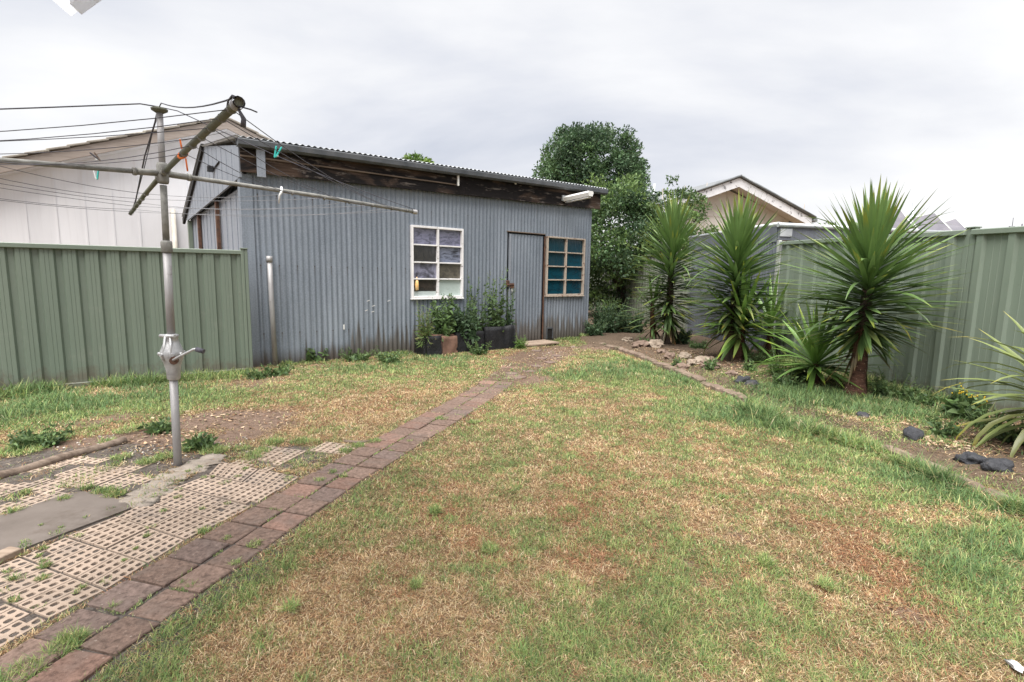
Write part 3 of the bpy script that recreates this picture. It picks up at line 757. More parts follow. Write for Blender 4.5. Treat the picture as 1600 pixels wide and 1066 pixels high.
def make_shed():
    sh = thing('shed', 'long blue grey corrugated iron shed with two windows and a burnt eave board', 'shed', SL, SANG)
    zt = lambda x: 2.50 + .022 * x
    W1 = (2.253, 3.20, .86, 1.99); W2 = (5.055, 6.07, .87, 1.99); DR = (4.14, 5.03, .0, 2.01)
    mb = MB()
    g = .0
    corr(mb, 0, W1[0], -.05, 2.5, ztop=zt, nz=6)
    corr(mb, W1[0], W1[1], -.05, W1[2]); corr(mb, W1[0], W1[1], W1[3], 2.5, ztop=zt)
    corr(mb, W1[1], DR[0], -.05, 2.5, ztop=zt, nz=6)
    corr(mb, DR[0], DR[1], DR[3], 2.5, ztop=zt)
    corr(mb, DR[1], W2[1], -.05, W2[2]); corr(mb, DR[1], W2[1], W2[3], 2.5, ztop=zt)
    corr(mb, W2[1], SW, -.05, 2.5, ztop=zt, nz=6)
    # sheet laps: short lengths of overlapping sheet 3 mm proud
    for x in (.76, 1.52, 3.8):
        corr(mb, x, x + .09, -.04, 2.5, y0=-.004, ztop=zt)
    mb.build('front_wall', M['wall'], sh)
    # corner flashing left and right
    mb = MB(); mb.box((-.01, -.012, 1.2), (.13, .012, 2.5)); mb.box((-.08, .06, 1.2), (.012, .15, 2.5)); mb.build('corner_flashing', M['wall'], sh)
    mb = MB(); mb.box((SW + .006, .05, 1.25), (.012, .13, 2.62)); mb.build('corner_flashing', M['wall_side'], sh)
    # right side wall
    mb = MB(); corr(mb, .1, 6.2, -.05, 2.62, axis='y', y0=0); V = mb.v[0]; V[:, 0] += SW - .01; mb.build('side_wall', M['wall'], sh)
    mb = MB(); corr(mb, 0, SW, -.05, 2.6, y0=6.2); mb.build('back_wall', M['wall_side'], sh)
    # left side: gable apron, sheet wall, posts
    RD, RZ = 2.9, 3.30; FE, BE = 2.74, 2.46
    mb = MB()
    y = -.09
    mb.prism([(y, -.05, 2.40), (y, 5.95, 2.30), (y, 6.3, 2.40), (y, RD, RZ), (y, -.05, FE + .04)], (.03, 0, 0))
    for k in range(1, 15):
        yy = k * .4; zz = (FE + (RZ - FE) * yy / RD) if yy < RD else RZ + (BE - RZ) * (yy - RD) / (6.2 - RD)
        mb.box((y - .003, yy, (2.37 + zz) / 2), (.006, .008, zz - 2.37 - .02))
    mb.build('gable_apron', M['wall_side'], sh)
    mb = MB(); mb.box((.02, 3.0, 1.15), (.02, 5.9, 2.4))
    for k in range(14): mb.box((.006, .4 + k * .42, 1.15), (.01, .012, 2.3))
    mb.build('side_wall', M['wall_side'], sh)
    for yy in (2.25, 4.55):
        mb = MB(); mb.box((-.03, yy, 1.17), (.05, .10, 2.34)); mb.build('side_post', M['rust'], sh)
    mb = MB(); mb.box((-.04, 6.0, 1.15), (.08, .16, 2.3)); mb.build('side_post', M['green'], sh)
    mb = MB(); mb.prism([(-.13, RD - .05, RZ + .03), (-.13, 6.45, 2.38), (-.13, 6.45, 2.26), (-.13, RD - .05, RZ - .09)], (.05, 0, 0)); mb.build('barge_board', M['dark'], sh)
    # lamp bracket on the gable
    mb = MB(); mb.box((-.14, 1.9, 2.78), (.08, .10, .08)); mb.tube([(-.10, 1.9, 2.78), (-.10, 1.35, 2.80)], .012, 6); mb.build('gable_bracket', M['black'], sh)
    # roof: corrugated, rising to the ridge and down behind
    def roof(mb, y0, z0a, y1, z1a, slope_x=.02):
        n = int((SW + .36) / (PITCH / 8)); xs = np.linspace(-.14, SW + .22, n + 1)
        V = []; fs = []
        for (yy, z) in ((y0, z0a), (y1, z1a)):
            for x in xs: V.append((x, yy, z + slope_x * x + .009 * math.sin(2 * math.pi * x / PITCH)))
        m = n + 1
        for i in range(n): fs.append((i, i + 1, m + i + 1, m + i))
        nb = len(V)
        V += [(a, b, c_ - .004) for (a, b, c_) in V]
        for i in range(n): fs.append((nb + i + 1, nb + i, nb + m + i, nb + m + i + 1)); fs.append((i + 1, i, nb + i, nb + i + 1))
        mb.add(V, fs, 0, None, False)
    mb = MB(); roof(mb, -.235, 2.855, RD, RZ); roof(mb, RD, RZ, 6.5, 2.42)
    rf = mb.build('roof', M['zinc'], sh)
    # fascia board under the eave
    mb = MB()
    for (a, b) in ((-.08, 3.2), (3.203, SW + .16)):
        mb.prism([(a, -.10, 2.465 + .02 * a), (b, -.10, 2.465 + .02 * b), (b, -.10, 2.80 + .02 * b), (a, -.10, 2.80 + .02 * a)][::-1], (0, .035, 0))
    fa = mb.build('fascia_board', M['fascia'], sh)
    mb = MB(); mb.prism([(-.08, -.104, 2.64), (3.0, -.104, 2.66), (3.0, -.104, 2.675), (-.08, -.104, 2.66)][::-1], (0, -.02, 0)); mb.build('batten', M['wood'], fa)
    # gutter: quad profile
    mb = MB()
    pr = [(-.105, .02), (-.105, -.075), (-.20, -.085), (-.235, -.06), (-.24, .0), (-.232, .012)]
    V = []; fs = []
    for x in (-.12, SW + .22):
        for (yy, z) in pr: V.append((x, yy, 2.825 + .02 * x + z))
        for (yy, z) in pr[::-1]: V.append((x, yy + .005, 2.825 + .02 * x + z + .005))
    k = len(pr) * 2
    for i in range(k): fs.append((i, (i + 1) % k, k + (i + 1) % k, k + i))
    fs.append(tuple(range(k - 1, -1, -1))); fs.append(tuple(range(k, 2 * k))); mb.add(V, fs)
    for x in (-.118, SW + .218): mb.prism([(x, yy, 2.825 + .02 * x + z) for (yy, z) in pr[1:]], (.004, 0, 0))
    gut = mb.build('gutter', M['gutter'], sh)
    # brackets
    for (x, zc, hh, w, m) in ((.14, 2.58, .34, .10, 'wall_side'), (3.02, 2.73, .17, .03, 'alupale'), (4.18, 2.84, .06, .03, 'alupale')):
        mb = MB(); mb.box((x, -.155, zc), (w, .03, hh), None, 0, None, .004); mb.build('gutter_bracket', M[m], sh)
    # downpipe (lower length only)
    x, z = sloc(414, 405, -.08)
    mb = MB(); mb.tube([(.20, -.10, 1.42), (.205, -.10, .8), (.215, -.11, -.02)], .032, 10); mb.tube([(.20, -.10, 1.36), (.20, -.10, 1.44)], .039, 10)
    mb.build('downpipe', M['galv'], sh)
    # door
    d = bpy.data.objects.new('door', None); COL.objects.link(d); d.parent = sh
    mb = MB(); corr(mb, DR[0] + .035, DR[1] - .04, .02, DR[3] - .03, y0=.004, nz=5); mb.build('door_sheet', M['wall'], d)
    mb = MB(); mb.box((DR[0] + .0, .03, 1.0), (.05, .02, 2.0)); mb.box(((DR[0] + DR[1]) / 2, .03, DR[3] - .01), (DR[1] - DR[0], .02, .06)); mb.build('door_gap_shade', M['dark'], d)  # near-black strips stand in for the shadow line under the lintel and beside the jamb
    mb = MB(); mb.box((DR[1] - .012, -.006, .99), (.028, .02, 1.98), None, 0, None, .004); mb.build('door_post', M['rust'], d)
    mb = MB(); mb.box(((DR[0] + DR[1]) / 2 - .02, -.02, DR[3] + .006), (DR[1] - DR[0] + .02, .016, .018), None, 0, None, .004); mb.build('lintel', M['wood'], d)
    mb = MB(); mb.box((DR[0] + .055, -.014, 1.0), (.035, .02, 1.94), None, 0, None, .003); mb.build('door_stile', M['wall_side'], d)
    mb = MB(); mb.box((DR[0] + .0, -.03, 1.10), (.07, .03, .11), None, 0, None, .006); mb.box((DR[0] + .10, -.03, 1.06), (.09, .03, .09), None, 0, None, .006)
    mb.tube([(DR[0] - .03, -.045, 1.08), (DR[0] + .13, -.045, 1.07)], .012, 6); la = mb.build('latch', M['rust'], d)
    mb = MB(); mb.box((DR[0] + .085, -.055, .98), (.035, .02, .05), None, 0, None, .005); mb.build('padlock', M['alframe'], la)
    p = M
    w1 = window(sh, *W1, p['white_peel'], [p['pane_half'], p['pane_pale'], p['pane_mix'], p['pane_brown'], p['pane_dark'], p['pane_lav2'], p['pane_lav'], p['pane_lav']], 'white framed window with dark panes and dusty panes with painted lavender reflections', .5)
    mb = MB(); mb.lathe([(.004, 0), (.028, .008), (.032, .09), (.024, .15), (.010, .17), (.009, .21)], (W1[0] + .10, -.012, .985), 10); mb.build('amber_glow_spot', M['amber'], w1)  # bright amber shape stands in for a warm glow spot on the pane
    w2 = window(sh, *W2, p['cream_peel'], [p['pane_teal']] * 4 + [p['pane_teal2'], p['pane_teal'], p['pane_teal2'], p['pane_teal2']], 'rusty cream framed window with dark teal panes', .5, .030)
    # vent hatch near the ground
    a = sloc(858, 512); mb = MB(); mb.box((5.19, -.012, .14), (.13, .012, .20)); vt = mb.build('vent', M['dark'], sh)
    mb = MB()
    for (cx, cz, sx, sz) in ((5.19, .245, .16, .02), (5.115, .14, .02, .2), (5.265, .14, .02, .2)): mb.box((cx, -.02, cz), (sx, .02, sz))
    mb.build('vent_frame', M['gutter'], vt)
    # fluorescent batten light pointing out of the fascia
    lt = MB(); y0, y1 = -.13, -.78; z = 2.70; X = 5.40
    prof = [(-.07, 0), (-.045, -.06), (.045, -.06), (.07, 0), (.055, .03), (-.055, .03)]
    lt.prism([(X + a, y0, z + b) for a, b in prof], (0, y1 - y0, .03))
    li = lt.build('batten_light', M['alupale'], sh)
    mb = MB(); mb.tube([(X - .022, y0 - .03, z - .075), (X - .022, y1 + .03, z - .045)], .012, 8); mb.tube([(X + .022, y0 - .03, z - .075), (X + .022, y1 + .03, z - .045)], .012, 8); mb.build('light_tube', M['white_plastic'], li)
    mb = MB(); mb.box((X - .0, -.12, z), (.16, .03, .10)); mb.build('light_mount', M['zinc'], li)
    # scratched pale marks and bolts on the wall
    for (px, py) in [(575, 470), (583, 478), (572, 485), (607, 470), (582, 487)]:
        x, z = sloc(px, py); mb = MB(); mb.box((x, -.0125, z), (.05, .003, .008), ((.9, 0, .3), (0, 1, 0), (-.3, 0, .9))); mb.build('scratch', M['alupale'], sh)
    x, z = sloc(537, 511); mb = MB(); mb.box((x, -.012, z), (.018, .004, .07)); mb.build('scratch', M['alupale'], sh)
    return sh
make_shed()

# ================================================================== PLANTER, STEP BY THE DOOR
def spt(x, y, z=0.): return SL + U * x + Vv * y + np.array([0, 0, z])
def make_planter():
    pl = thing('planter_box', 'low black plastic clad planter box full of weeds under the white framed window', 'planter', spt(3.2, -.35), SANG)
    def part(name, boxes, mat):
        mb = MB()
        for (c, s) in boxes: mb.box(c, s, None, 0, None, .012)
        return mb.build(name, mat, pl)
    def wrap(name, x0, x1, h, mat, seed, y=-.03):
        nx_, nz2 = 16, 6; V = []; fs = []
        for side in (0, 1):
            for k in range(nz2 + 1):
                for i in range(nx_ + 1):
                    x = x0 + (x1 - x0) * i / nx_; top = h + .035 * mnoise.noise(Vector((x * 6, seed, 0))) ; z = -.04 + (top + .04) * k / nz2
                    yy = y + .022 * mnoise.noise(Vector((x * 9, z * 7, seed))) - .03 * (1 - k / nz2) + .05 * side
                    V.append((x, yy, z))
        m = nx_ + 1; nn = m * (nz2 + 1)
        for k in range(nz2):
            for i in range(nx_):
                a = k * m + i; fs.append((a, a + 1, a + m + 1, a + m)); fs.append((nn + a + 1, nn + a, nn + a + m, nn + a + m + 1))
        for i in range(nx_): a = nz2 * m + i; fs.append((a, a + 1, nn + a + 1, nn + a))
        for k in range(nz2): a = k * m; fs.append((a + m, a, nn + a, nn + a + m)); b2_ = k * m + nx_; fs.append((b2_, b2_ + m, nn + b2_ + m, nn + b2_))
        mb = MB(); mb.add(V, fs, 0, None, True); return mb.build(name, mat, pl)
    wrap('front_panel', -.89, -.58, .29, M['black'], 1)
    wrap('front_panel', -.36, .22, .32, M['black'], 4)
    wrap('front_panel', .19, .84, .38, M['black'], 7, -.05)
    wrap('earth_panel', -.62, -.34, .27, M['terracotta'], 9, -.045)
    part('end_panel', [((.82, .15, .16), (.05, .36, .42))], M['black']); part('end_panel', [((-.88, .15, .11), (.05, .3, .32))], M['black'])
    part('soil_fill', [((0, .15, .18), (1.66, .28, .24))], M['terracotta'])
make_planter()
st = thing('door_step', 'pale worn slatted timber step on the ground at the shed door', 'step', spt(4.62, -.28), SANG)
mb = MB()
for k in range(5): mb.box((0, -.2 + k * .088, .028 + .002 * (k % 2)), (.74, .076, .03), None, 0, None, .004)
mb.build('slats', M['slat'], st); 
for q in (-.3, .3):
    mb = MB(); mb.box((q, 0, .004), (.06, .4, .018)); mb.build('bearer', M['wood'], st)

# ================================================================== FENCES
def ribbed(length, pan=.125, rib=.045, sl=.016, d=.032, start=0.):
    pr = []; x = start; per = pan + rib + 2 * sl
    while x < length:
        for (a, b) in ((0, 0), (pan * .32, 0), (pan * .34, .003), (pan * .36, 0), (pan * .64, 0), (pan * .66, .003), (pan * .68, 0), (pan, 0), (pan + sl, d), (pan + sl + rib, d), (pan + 2 * sl + rib, 0)):
            if x + a <= length: pr.append((x + a, b))
        x += per
    return pr
def make_fence(name, label, a, b, h0, h1, mat, posts, split=None, pan=.125, rib=.045, base=0., postw=.055, rail=.05, d=.027):
    """a->b ground points, facing the camera side; heights h0 at a, h1 at b"""
    a = np.array(a, float); b = np.array(b, float); L = np.linalg.norm((b - a)[:2]); t = (b - a) / L; n = np.array([t[1], -t[0], 0])   # right-hand side
    if n[1] > 0 and abs(n[1]) > .5: n = -n
    fn = thing(name, label, 'fence', a)
    def H(s): return h0 + (h1 - h0) * s / L
    pr = ribbed(L, pan, rib, d=d)
    V = []; fs = []
    for top in (0, 1):
        for (s, dd) in pr:
            dd = dd + .006 * math.sin(s * 2.1 + top * 1.3) + .003 * math.sin(s * 7.7 + top * 2); p = t * s - n * dd; V.append((p[0], p[1], base if not top else H(s) - .02))
    m = len(pr)
    for i in range(m - 1): fs.append((i, i + 1, m + i + 1, m + i))
    mb = MB(); mb.add(V, fs); mb.build('panel_sheet', mat, fn)
    edges = sorted(posts)
    for s in edges:
        mb = MB(); p = t * s
        for q in (-1, 1):
            mb.box(p + t * (q * postw * .55) + n * .012 + np.array([0, 0, (H(s) + base) / 2]), (postw, .05, H(s) - base + .03), (t, n, (0, 0, 1)), 0, None, .004)
        mb.box(p + n * .012 + np.array([0, 0, H(s) + .022]), (postw * 2.3, .075, .012), (t, n, (0, 0, 1)), 0, None, .003)
        mb.build('post', mat, fn)
    ends = [0.] + [s for s in edges if .1 < s < L - .1] + [L]
    for s0, s1 in zip(ends[:-1], ends[1:]):
        tt = t * (s1 - s0) + np.array([0, 0, H(s1) - H(s0)]); ll = np.linalg.norm(tt); tt /= ll
        mb = MB(); mb.box((t * (s0 + s1) / 2) + np.array([0, 0, (H(s0) + H(s1)) / 2 - rail / 2]) - n * .012, (ll - .06, .075, rail), (tt, n, np.cross(tt, n)), 0, None, .006); mb.build('top_rail', mat, fn)
        mb = MB(); mb.box((t * (s0 + s1) / 2) + np.array([0, 0, base + .02]) - n * .012, (ll - .06, .07, .05), (t, n, (0, 0, 1)), 0, None, .004); mb.build('bottom_rail', mat, fn)
    return fn
f0 = FL0 - FDIR * 2.6
make_fence('metal_fence', 'pale green ribbed steel fence left of the shed, behind the clothesline', f0, FL1, 1.47, 1.49, M['green'], [.3, float(np.linalg.norm(FL1 - f0)) - .05], pan=.102, rib=.042, postw=.035)
ra, rb = RB(2.2), RB(8.17)
def sR(px, py=500):
    q = hit(px, py, RB(2), RB(8)); return float(np.linalg.norm((q - ra)[:2]))
make_fence('boundary_fence', 'tall grey green ribbed steel fence behind the nearest yucca', ra, rb, 1.71, 1.85, M['green2'], [.6, sR(1500)], pan=.20, rib=.06, postw=.05, rail=.055, d=.030)
o = [x for x in COL.objects if x.name == 'boundary_fence'][0]
mb = MB(); q = rb - ra; mb.box(q + np.array([-.02, .02, .93]), (.05, .06, 1.88), None, 0, None, .004); mb.build('end_post', M['alframe'], o)
make_fence('old_fence', 'dull old green ribbed fence in the shade beyond the shed corner', RB(11.2), RB(22.), 1.82, 1.95, M['green_old'], [.5, 3.2, 6., 8.5], pan=.10, rib=.06, postw=.03)

# ================================================================== NEIGHBOUR SHED (right)
def make_neigh():
    a = RB(8.30); L = 3.1; ang = math.atan2(RDIR[1], RDIR[0])
    sh = thing('neighbour_shed', 'grey corrugated iron lean-to with white roof flashing behind the two far yuccas', 'shed', a, ang)
    mb = MB(); corr(mb, 0, L, -.03, 1.86, amp=.013, y0=.0, nz=3); mb.build('side_wall', M['neigh'], sh)
    mb = MB(); mb.box((L / 2, .0, 1.98), (L, .03, .26), None, 0, None, .004); mb.build('side_fascia', M['neigh'], sh)
    mb = MB(); mb.tube([(-.04, 0, 2.135), (L, 0, 2.135)], .034, 8); mb.build('roof_flashing', M['zinc'], sh)
    # end wall faces the camera, running away to the right behind the fence
    mb = MB(); V = []; 
    corr(mb, .0, 3.4, -.03, 1.86, axis='y', y0=0.); V = mb.v[0]; V[:, 1] *= -1
    mb.build('end_wall', M['neigh'], sh)
    mb = MB(); mb.box((-.02, -1.7, 1.99), (.03, 3.4, .22), None, 0, None, .004); mb.build('end_fascia', M['neigh'], sh)
    mb = MB(); mb.tube([(-.05, .03, 2.12), (-.05, -3.4, 2.06)], .038, 8); mb.build('roof_flashing', M['zinc'], sh)
    mb = MB(); mb.prism([(-.04, .02, 2.10), (L, .02, 2.10), (L, -3.4, 2.04), (-.04, -3.4, 2.04)], (0, 0, .02)); mb.build('roof', M['zinc'], sh)
    mb = MB(); mb.box((-.045, .06 - .18, 2.0), (.02, .20, .12)); mb.build('corner_plate', M['zinc'], sh)
make_neigh()

# ================================================================== HOUSES
def make_left_house():
    o = spt(0, 6.9); d = U.copy()
    D = lambda px, py: (lambda q: (float((q - o).dot(d)), float(q[2])))(hit(px, py, o, o + d))
    rx_, rz = D(350, 190); ex, ez = D(0, 256)
    slope = (rz - ez) / (rx_ - ex)
    h = thing('white_house', 'white clad house with a brown barge gable and tiled roof beyond the left fence', 'house', o, SANG)
    half = 6.0
    eL, eR = rx_ - half, rx_ + half; zE = rz - slope * half
    mb = MB(); mb.prism([(eL + .3, 0, -.1), (eR - .3, 0, -.1), (eR - .3, 0, zE - .1), (rx_, 0, rz - .25), (eL + .3, 0, zE - .1)], (0, .1, 0)); w = mb.build('wall', M['clad'], h)
    mb = MB(); x = eL + .55
    while x < eR - .4:
        zz = rz - .35 - slope * abs(x - rx_); mb.box((x, -.006, zz / 2), (.03, .012, zz), None); x += .46
    mb.build('cover_strips', M['clad'], w)
    for sd in (-1, 1):
        a = (rx_, rz); b = (rx_ + sd * half, zE)
        mb = MB(); poly = [(a[0], -.35, a[1] - .02), (b[0], -.35, b[1] - .02), (b[0], -.35, b[1] - .23), (a[0], -.35, a[1] - .23)]
        mb.prism(poly if sd > 0 else poly[::-1], (0, .04, 0)); mb.build('barge_board', M['barge_brown'], h)
        # soffit behind the barge board
        mb = MB(); poly = [(a[0], -.30, a[1] - .24), (b[0], -.30, b[1] - .24), (b[0], .0, b[1] - .24), (a[0], .0, a[1] - .24)]
        mb.prism(poly, (0, 0, .03)); mb.build('soffit', M['clad'], h)
        mb = MB(); n = 19; L = math.hypot(half, rz - zE); tx = np.array([sd * half, 0, zE - rz]) / L; nz_ = np.array([-tx[2] * sd, 0, tx[0] * sd]) 
        nz_ = np.array([-tx[2], 0, tx[0]]) * (1 if sd > 0 else -1)
        for k in range(n):
            c0 = np.array([a[0], 0, a[1]]) + tx * (L * (k + .5) / n) + nz_ * (.02 + .0)
            tl = tx * math.cos(.06) + nz_ * (.06)
            mb.box(c0 + np.array([0, 3.6, 0]), (L / n * 1.12, 8.0, .04), (tl, (0, 1, 0), np.cross(tl, (0, 1, 0))), 0, None, .008)
        mb.build('roof', M['tile'], h)
    q = D(275, 345); mb = MB(); mb.tube([(q[0] - .05, -.06, -.1), (q[0] - .05, -.06, q[1] + .25)], .05, 8); mb.build('downpipe', M['hoistpost'], h)
make_left_house()
def make_right_house():
    o = np.array([5.2, 17.5, 0.]); d = np.array([.953, .302, 0.]); HA = math.atan2(.302, .953)
    D = lambda px, py: (lambda q: (float((q - o).dot(d)), float(q[2])))(hit(px, py, o, o + d))
    rx_, rz = D(1155, 277); ex, ez = D(1268, 340)
    slope = (rz - ez) / (ex - rx_); half = ex - rx_; zE = ez
    ex2, ez2 = D(1070, 305)
    h = thing('cream_house', 'cream gabled house with flaking white barge boards beyond the grey lean-to', 'house', o, HA)
    mb = MB(); mb.prism([(rx_ - half + .5, .55, -.1), (rx_ + half - .5, .55, -.1), (rx_ + half - .5, .55, zE - .0), (rx_, .55, rz - .35), (rx_ - half + .5, .55, zE)], (0, .15, 0)); w = mb.build('wall', M['cream_wall'], h)
    mb = MB(); zz = D(1170, 338)[1]
    mb.box((rx_, .54, zz), (2 * half - 1.0, .012, .035)); 
    for k in range(-4, 5): mb.box((rx_ + k * .9, .541, rz - .8 - slope * abs(k * .9) * .5), (.03, .01, 1.6))
    mb.build('cover_strips', M['soffit'], w)
    for sd in (-1, 1):
        a = (rx_, rz); b = (rx_ + sd * half, zE)
        mb = MB(); poly = [(a[0], -.03, a[1] - .03), (b[0], -.03, b[1] - .03), (b[0], -.03, b[1] - .33), (a[0], -.03, a[1] - .33)]
        mb.prism(poly if sd > 0 else poly[::-1], (0, .04, 0)); mb.build('barge_board', M['barge_peel'], h)
        mb = MB(); mb.prism([(a[0], .012, a[1] - .26), (b[0], .012, b[1] - .26), (b[0], .55, b[1] - .26), (a[0], .55, a[1] - .26)], (0, 0, .03)); mb.build('soffit', M['soffit'], h)
        mb = MB(); mb.prism([(a[0], -.10, a[1]), (b[0] + sd * .1, -.10, b[1] - slope * .1), (b[0] + sd * .1, 9, b[1] - slope * .1), (a[0], 9, a[1])], (0, 0, .05)); rf = mb.build('roof', M['dark_roof'], h)
        mb = MB(); mb.tube([(a[0], -.10, a[1] + .04), (b[0] + sd * .1, -.10, b[1] - slope * .1 + .04)], .04, 6); mb.build('barge_cap', M['dark_roof'], rf)
    mb = MB(); mb.tube([(rx_ + half + .12, -.1, zE - .1), (rx_ + half + .12, 9, zE - .1)], .08, 8); mb.build('gutter', M['dark_roof'], h)
    q = D(1098, 300); mb = MB(); mb.tube([(q[0], 3, q[1] - .2), (q[0], 3, q[1] + .75)], .06, 8); mb.build('flue', M['zinc'], h)
make_right_house()
def make_solar():
    y0 = 21.0
    base = atY(1440, 380, y0)
    h = thing('far_house', 'low pale house roof beyond the right fence carrying tilted solar panels', 'house', (base[0], y0, 0))
    p = lambda px, py, y=y0: atY(px, py, y) - np.array([base[0], y0, 0])
    A = p(1300, 375); B = p(1530, 375)
    mb = MB(); mb.box(((A[0] + B[0]) / 2, 3.0, A[2] / 2 - .2), (B[0] - A[0], 5, A[2] - .2)); mb.build('wall', M['cream_wall'], h)
    mb = MB(); mb.prism([(A[0] - .3, -.2, A[2] - .25), (B[0] + .3, -.2, A[2] - .25), (B[0] + .3, 3, A[2] + .1), (A[0] - .3, 3, A[2] + .1)], (0, 0, .1)); mb.build('roof', M['alupale'], h)
    # tilted panels: photo outlines give the tilt, each a framed slab on struts
    quads = [[(1384, 362), (1412, 355), (1404, 326), (1388, 338)], [(1380, 357), (1428, 360), (1406, 327), (1384, 340)], [(1448, 363), (1487, 361), (1460, 334), (1425, 343)], [(1490, 362), (1507, 359), (1493, 343), (1475, 347)]]
    panels = [((1378, 362), (1432, 362), (1405, 327), (1362, 336)), ((1436, 364), (1487, 362), (1460, 334), (1422, 342)), ((1488, 363), (1512, 361), (1493, 343), (1474, 348))]
    labs = ['largest tilted solar panel behind the nearest yucca leaves, on the far house roof', 'middle tilted solar panel on the far house roof, clear of the yucca', 'smallest tilted solar panel on the far house roof, nearest the fence post']
    for q, lab in zip(panels, labs):
        P4 = [atY(px, py, y0 - .2 + .9 * (k in (2, 3)) + .3) for k, (px, py) in enumerate(q)]
        c0 = sum(P4) / 4
        t_ = thing('solar_panel', lab, 'solar panel', (P4[0] + P4[1]) / 2, 0, 'solar panels on the far house')
        lp = [v - (P4[0] + P4[1]) / 2 for v in P4]
        n = np.cross(lp[1] - lp[0], lp[3] - lp[0]); n /= np.linalg.norm(n)
        mb = MB(); mb.prism(lp, n * .04); mb.build('glass', M['solar'], t_)
        mb = MB()
        for i in range(4): mb.tube([lp[i] + n * .02, lp[(i + 1) % 4] + n * .02], .035, 5)
        mb.tube([(lp[0] * .45 + lp[1] * .55) - n * .01, (lp[3] * .45 + lp[2] * .55) - n * .01], .02, 5)
        mb.tube([(lp[0] * .5 + lp[3] * .5) - n * .01, (lp[1] * .5 + lp[2] * .5) - n * .01], .015, 5); mb.build('frame', M['alframe'], t_)
        
        for q4 in (lp[2], lp[3]):
            mb = MB(); mb.tube([q4, q4 + np.array([.1, .9, -.9])], .025, 5); mb.build('strut', M['alframe'], t_)
    # mast and antenna
    a = atY(1426, 362, 24); b = atY(1428, 316, 24); mb = MB(); mb.tube([a - np.array([0, 0, 3.]), b], .05, 6); tag(mb.build('mast', M['zinc']), 'thin grey mast standing behind the solar panels', 'mast')
    an = thing('tv_antenna', 'small dark television antenna above the fence at the right edge', 'antenna', (atY(1590, 400, 40)[0], 40, 0))
    c0 = atY(1590, 356, 40); oo = np.array([c0[0], 40, 0]); mb = MB(); mb.tube([(0, 0, 0), c0 - oo + np.array([0, 0, .3])], .04, 5); mb.build('pole', M['wire'], an)
    mb = MB(); mb.tube([c0 - oo + np.array([-.8, 0, 0]), c0 - oo + np.array([1.2, 0, 0])], .03, 5)
    for k in range(6): mb.tube([c0 - oo + np.array([-.7 + k * .35, -.3, -.08]), c0 - oo + np.array([-.7 + k * .35, .3, .12])], .03, 5)
    mb.tube([c0 - oo + np.array([-.75, 0, 0]), c0 - oo + np.array([-.75, 0, .75])], .02, 5)
    mb.build('boom', M['wire'], an)
make_solar()
# eave of the house the photograph is taken from (top left corner)
def make_eave():
    A = G(111, 26, 2.7); B = G(150, -3, 2.7); Cc = G(78, -3, 2.7)
    e1 = (B - A) / np.linalg.norm(B - A); e2 = (Cc - A) / np.linalg.norm(Cc - A)
    pr = thing('patio_roof', 'white metal patio roof corner overhead at the top left', 'roof', (A[0], A[1], 0))
    o = np.array([A[0], A[1], 0])
    mb = MB(); poly = [A - o, A + e1 * 2.6 - o, A + e1 * 2.6 + e2 * 2.8 - o, A + e2 * 2.8 - o]
    mb.prism(poly, (0, 0, .004)); mb.build('sheet', M['poly'], pr)
    mb = MB(); n1 = np.array([-e1[1], e1[0], 0]); m = A - o + e1 * .14 + e2 * .1
    q = [A - o + e1 * .16 - np.array([0, 0, .03]), A - o + e1 * 2.6 - np.array([0, 0, .03]), A - o + e1 * 2.6 + e2 * .12 - np.array([0, 0, .03]), A - o + e1 * .16 + e2 * .12 - np.array([0, 0, .03])]
    mb.prism(q, (0, 0, .026)); mb.build('edge_strip', M['poly'], pr)
    mb = MB(); pp = A - o + e2 * 2.3 + e1 * .2; mb.box((pp[0], pp[1], 1.35), (.09, .09, 2.68)); mb.build('post', M['alupale'], pr)
make_eave()

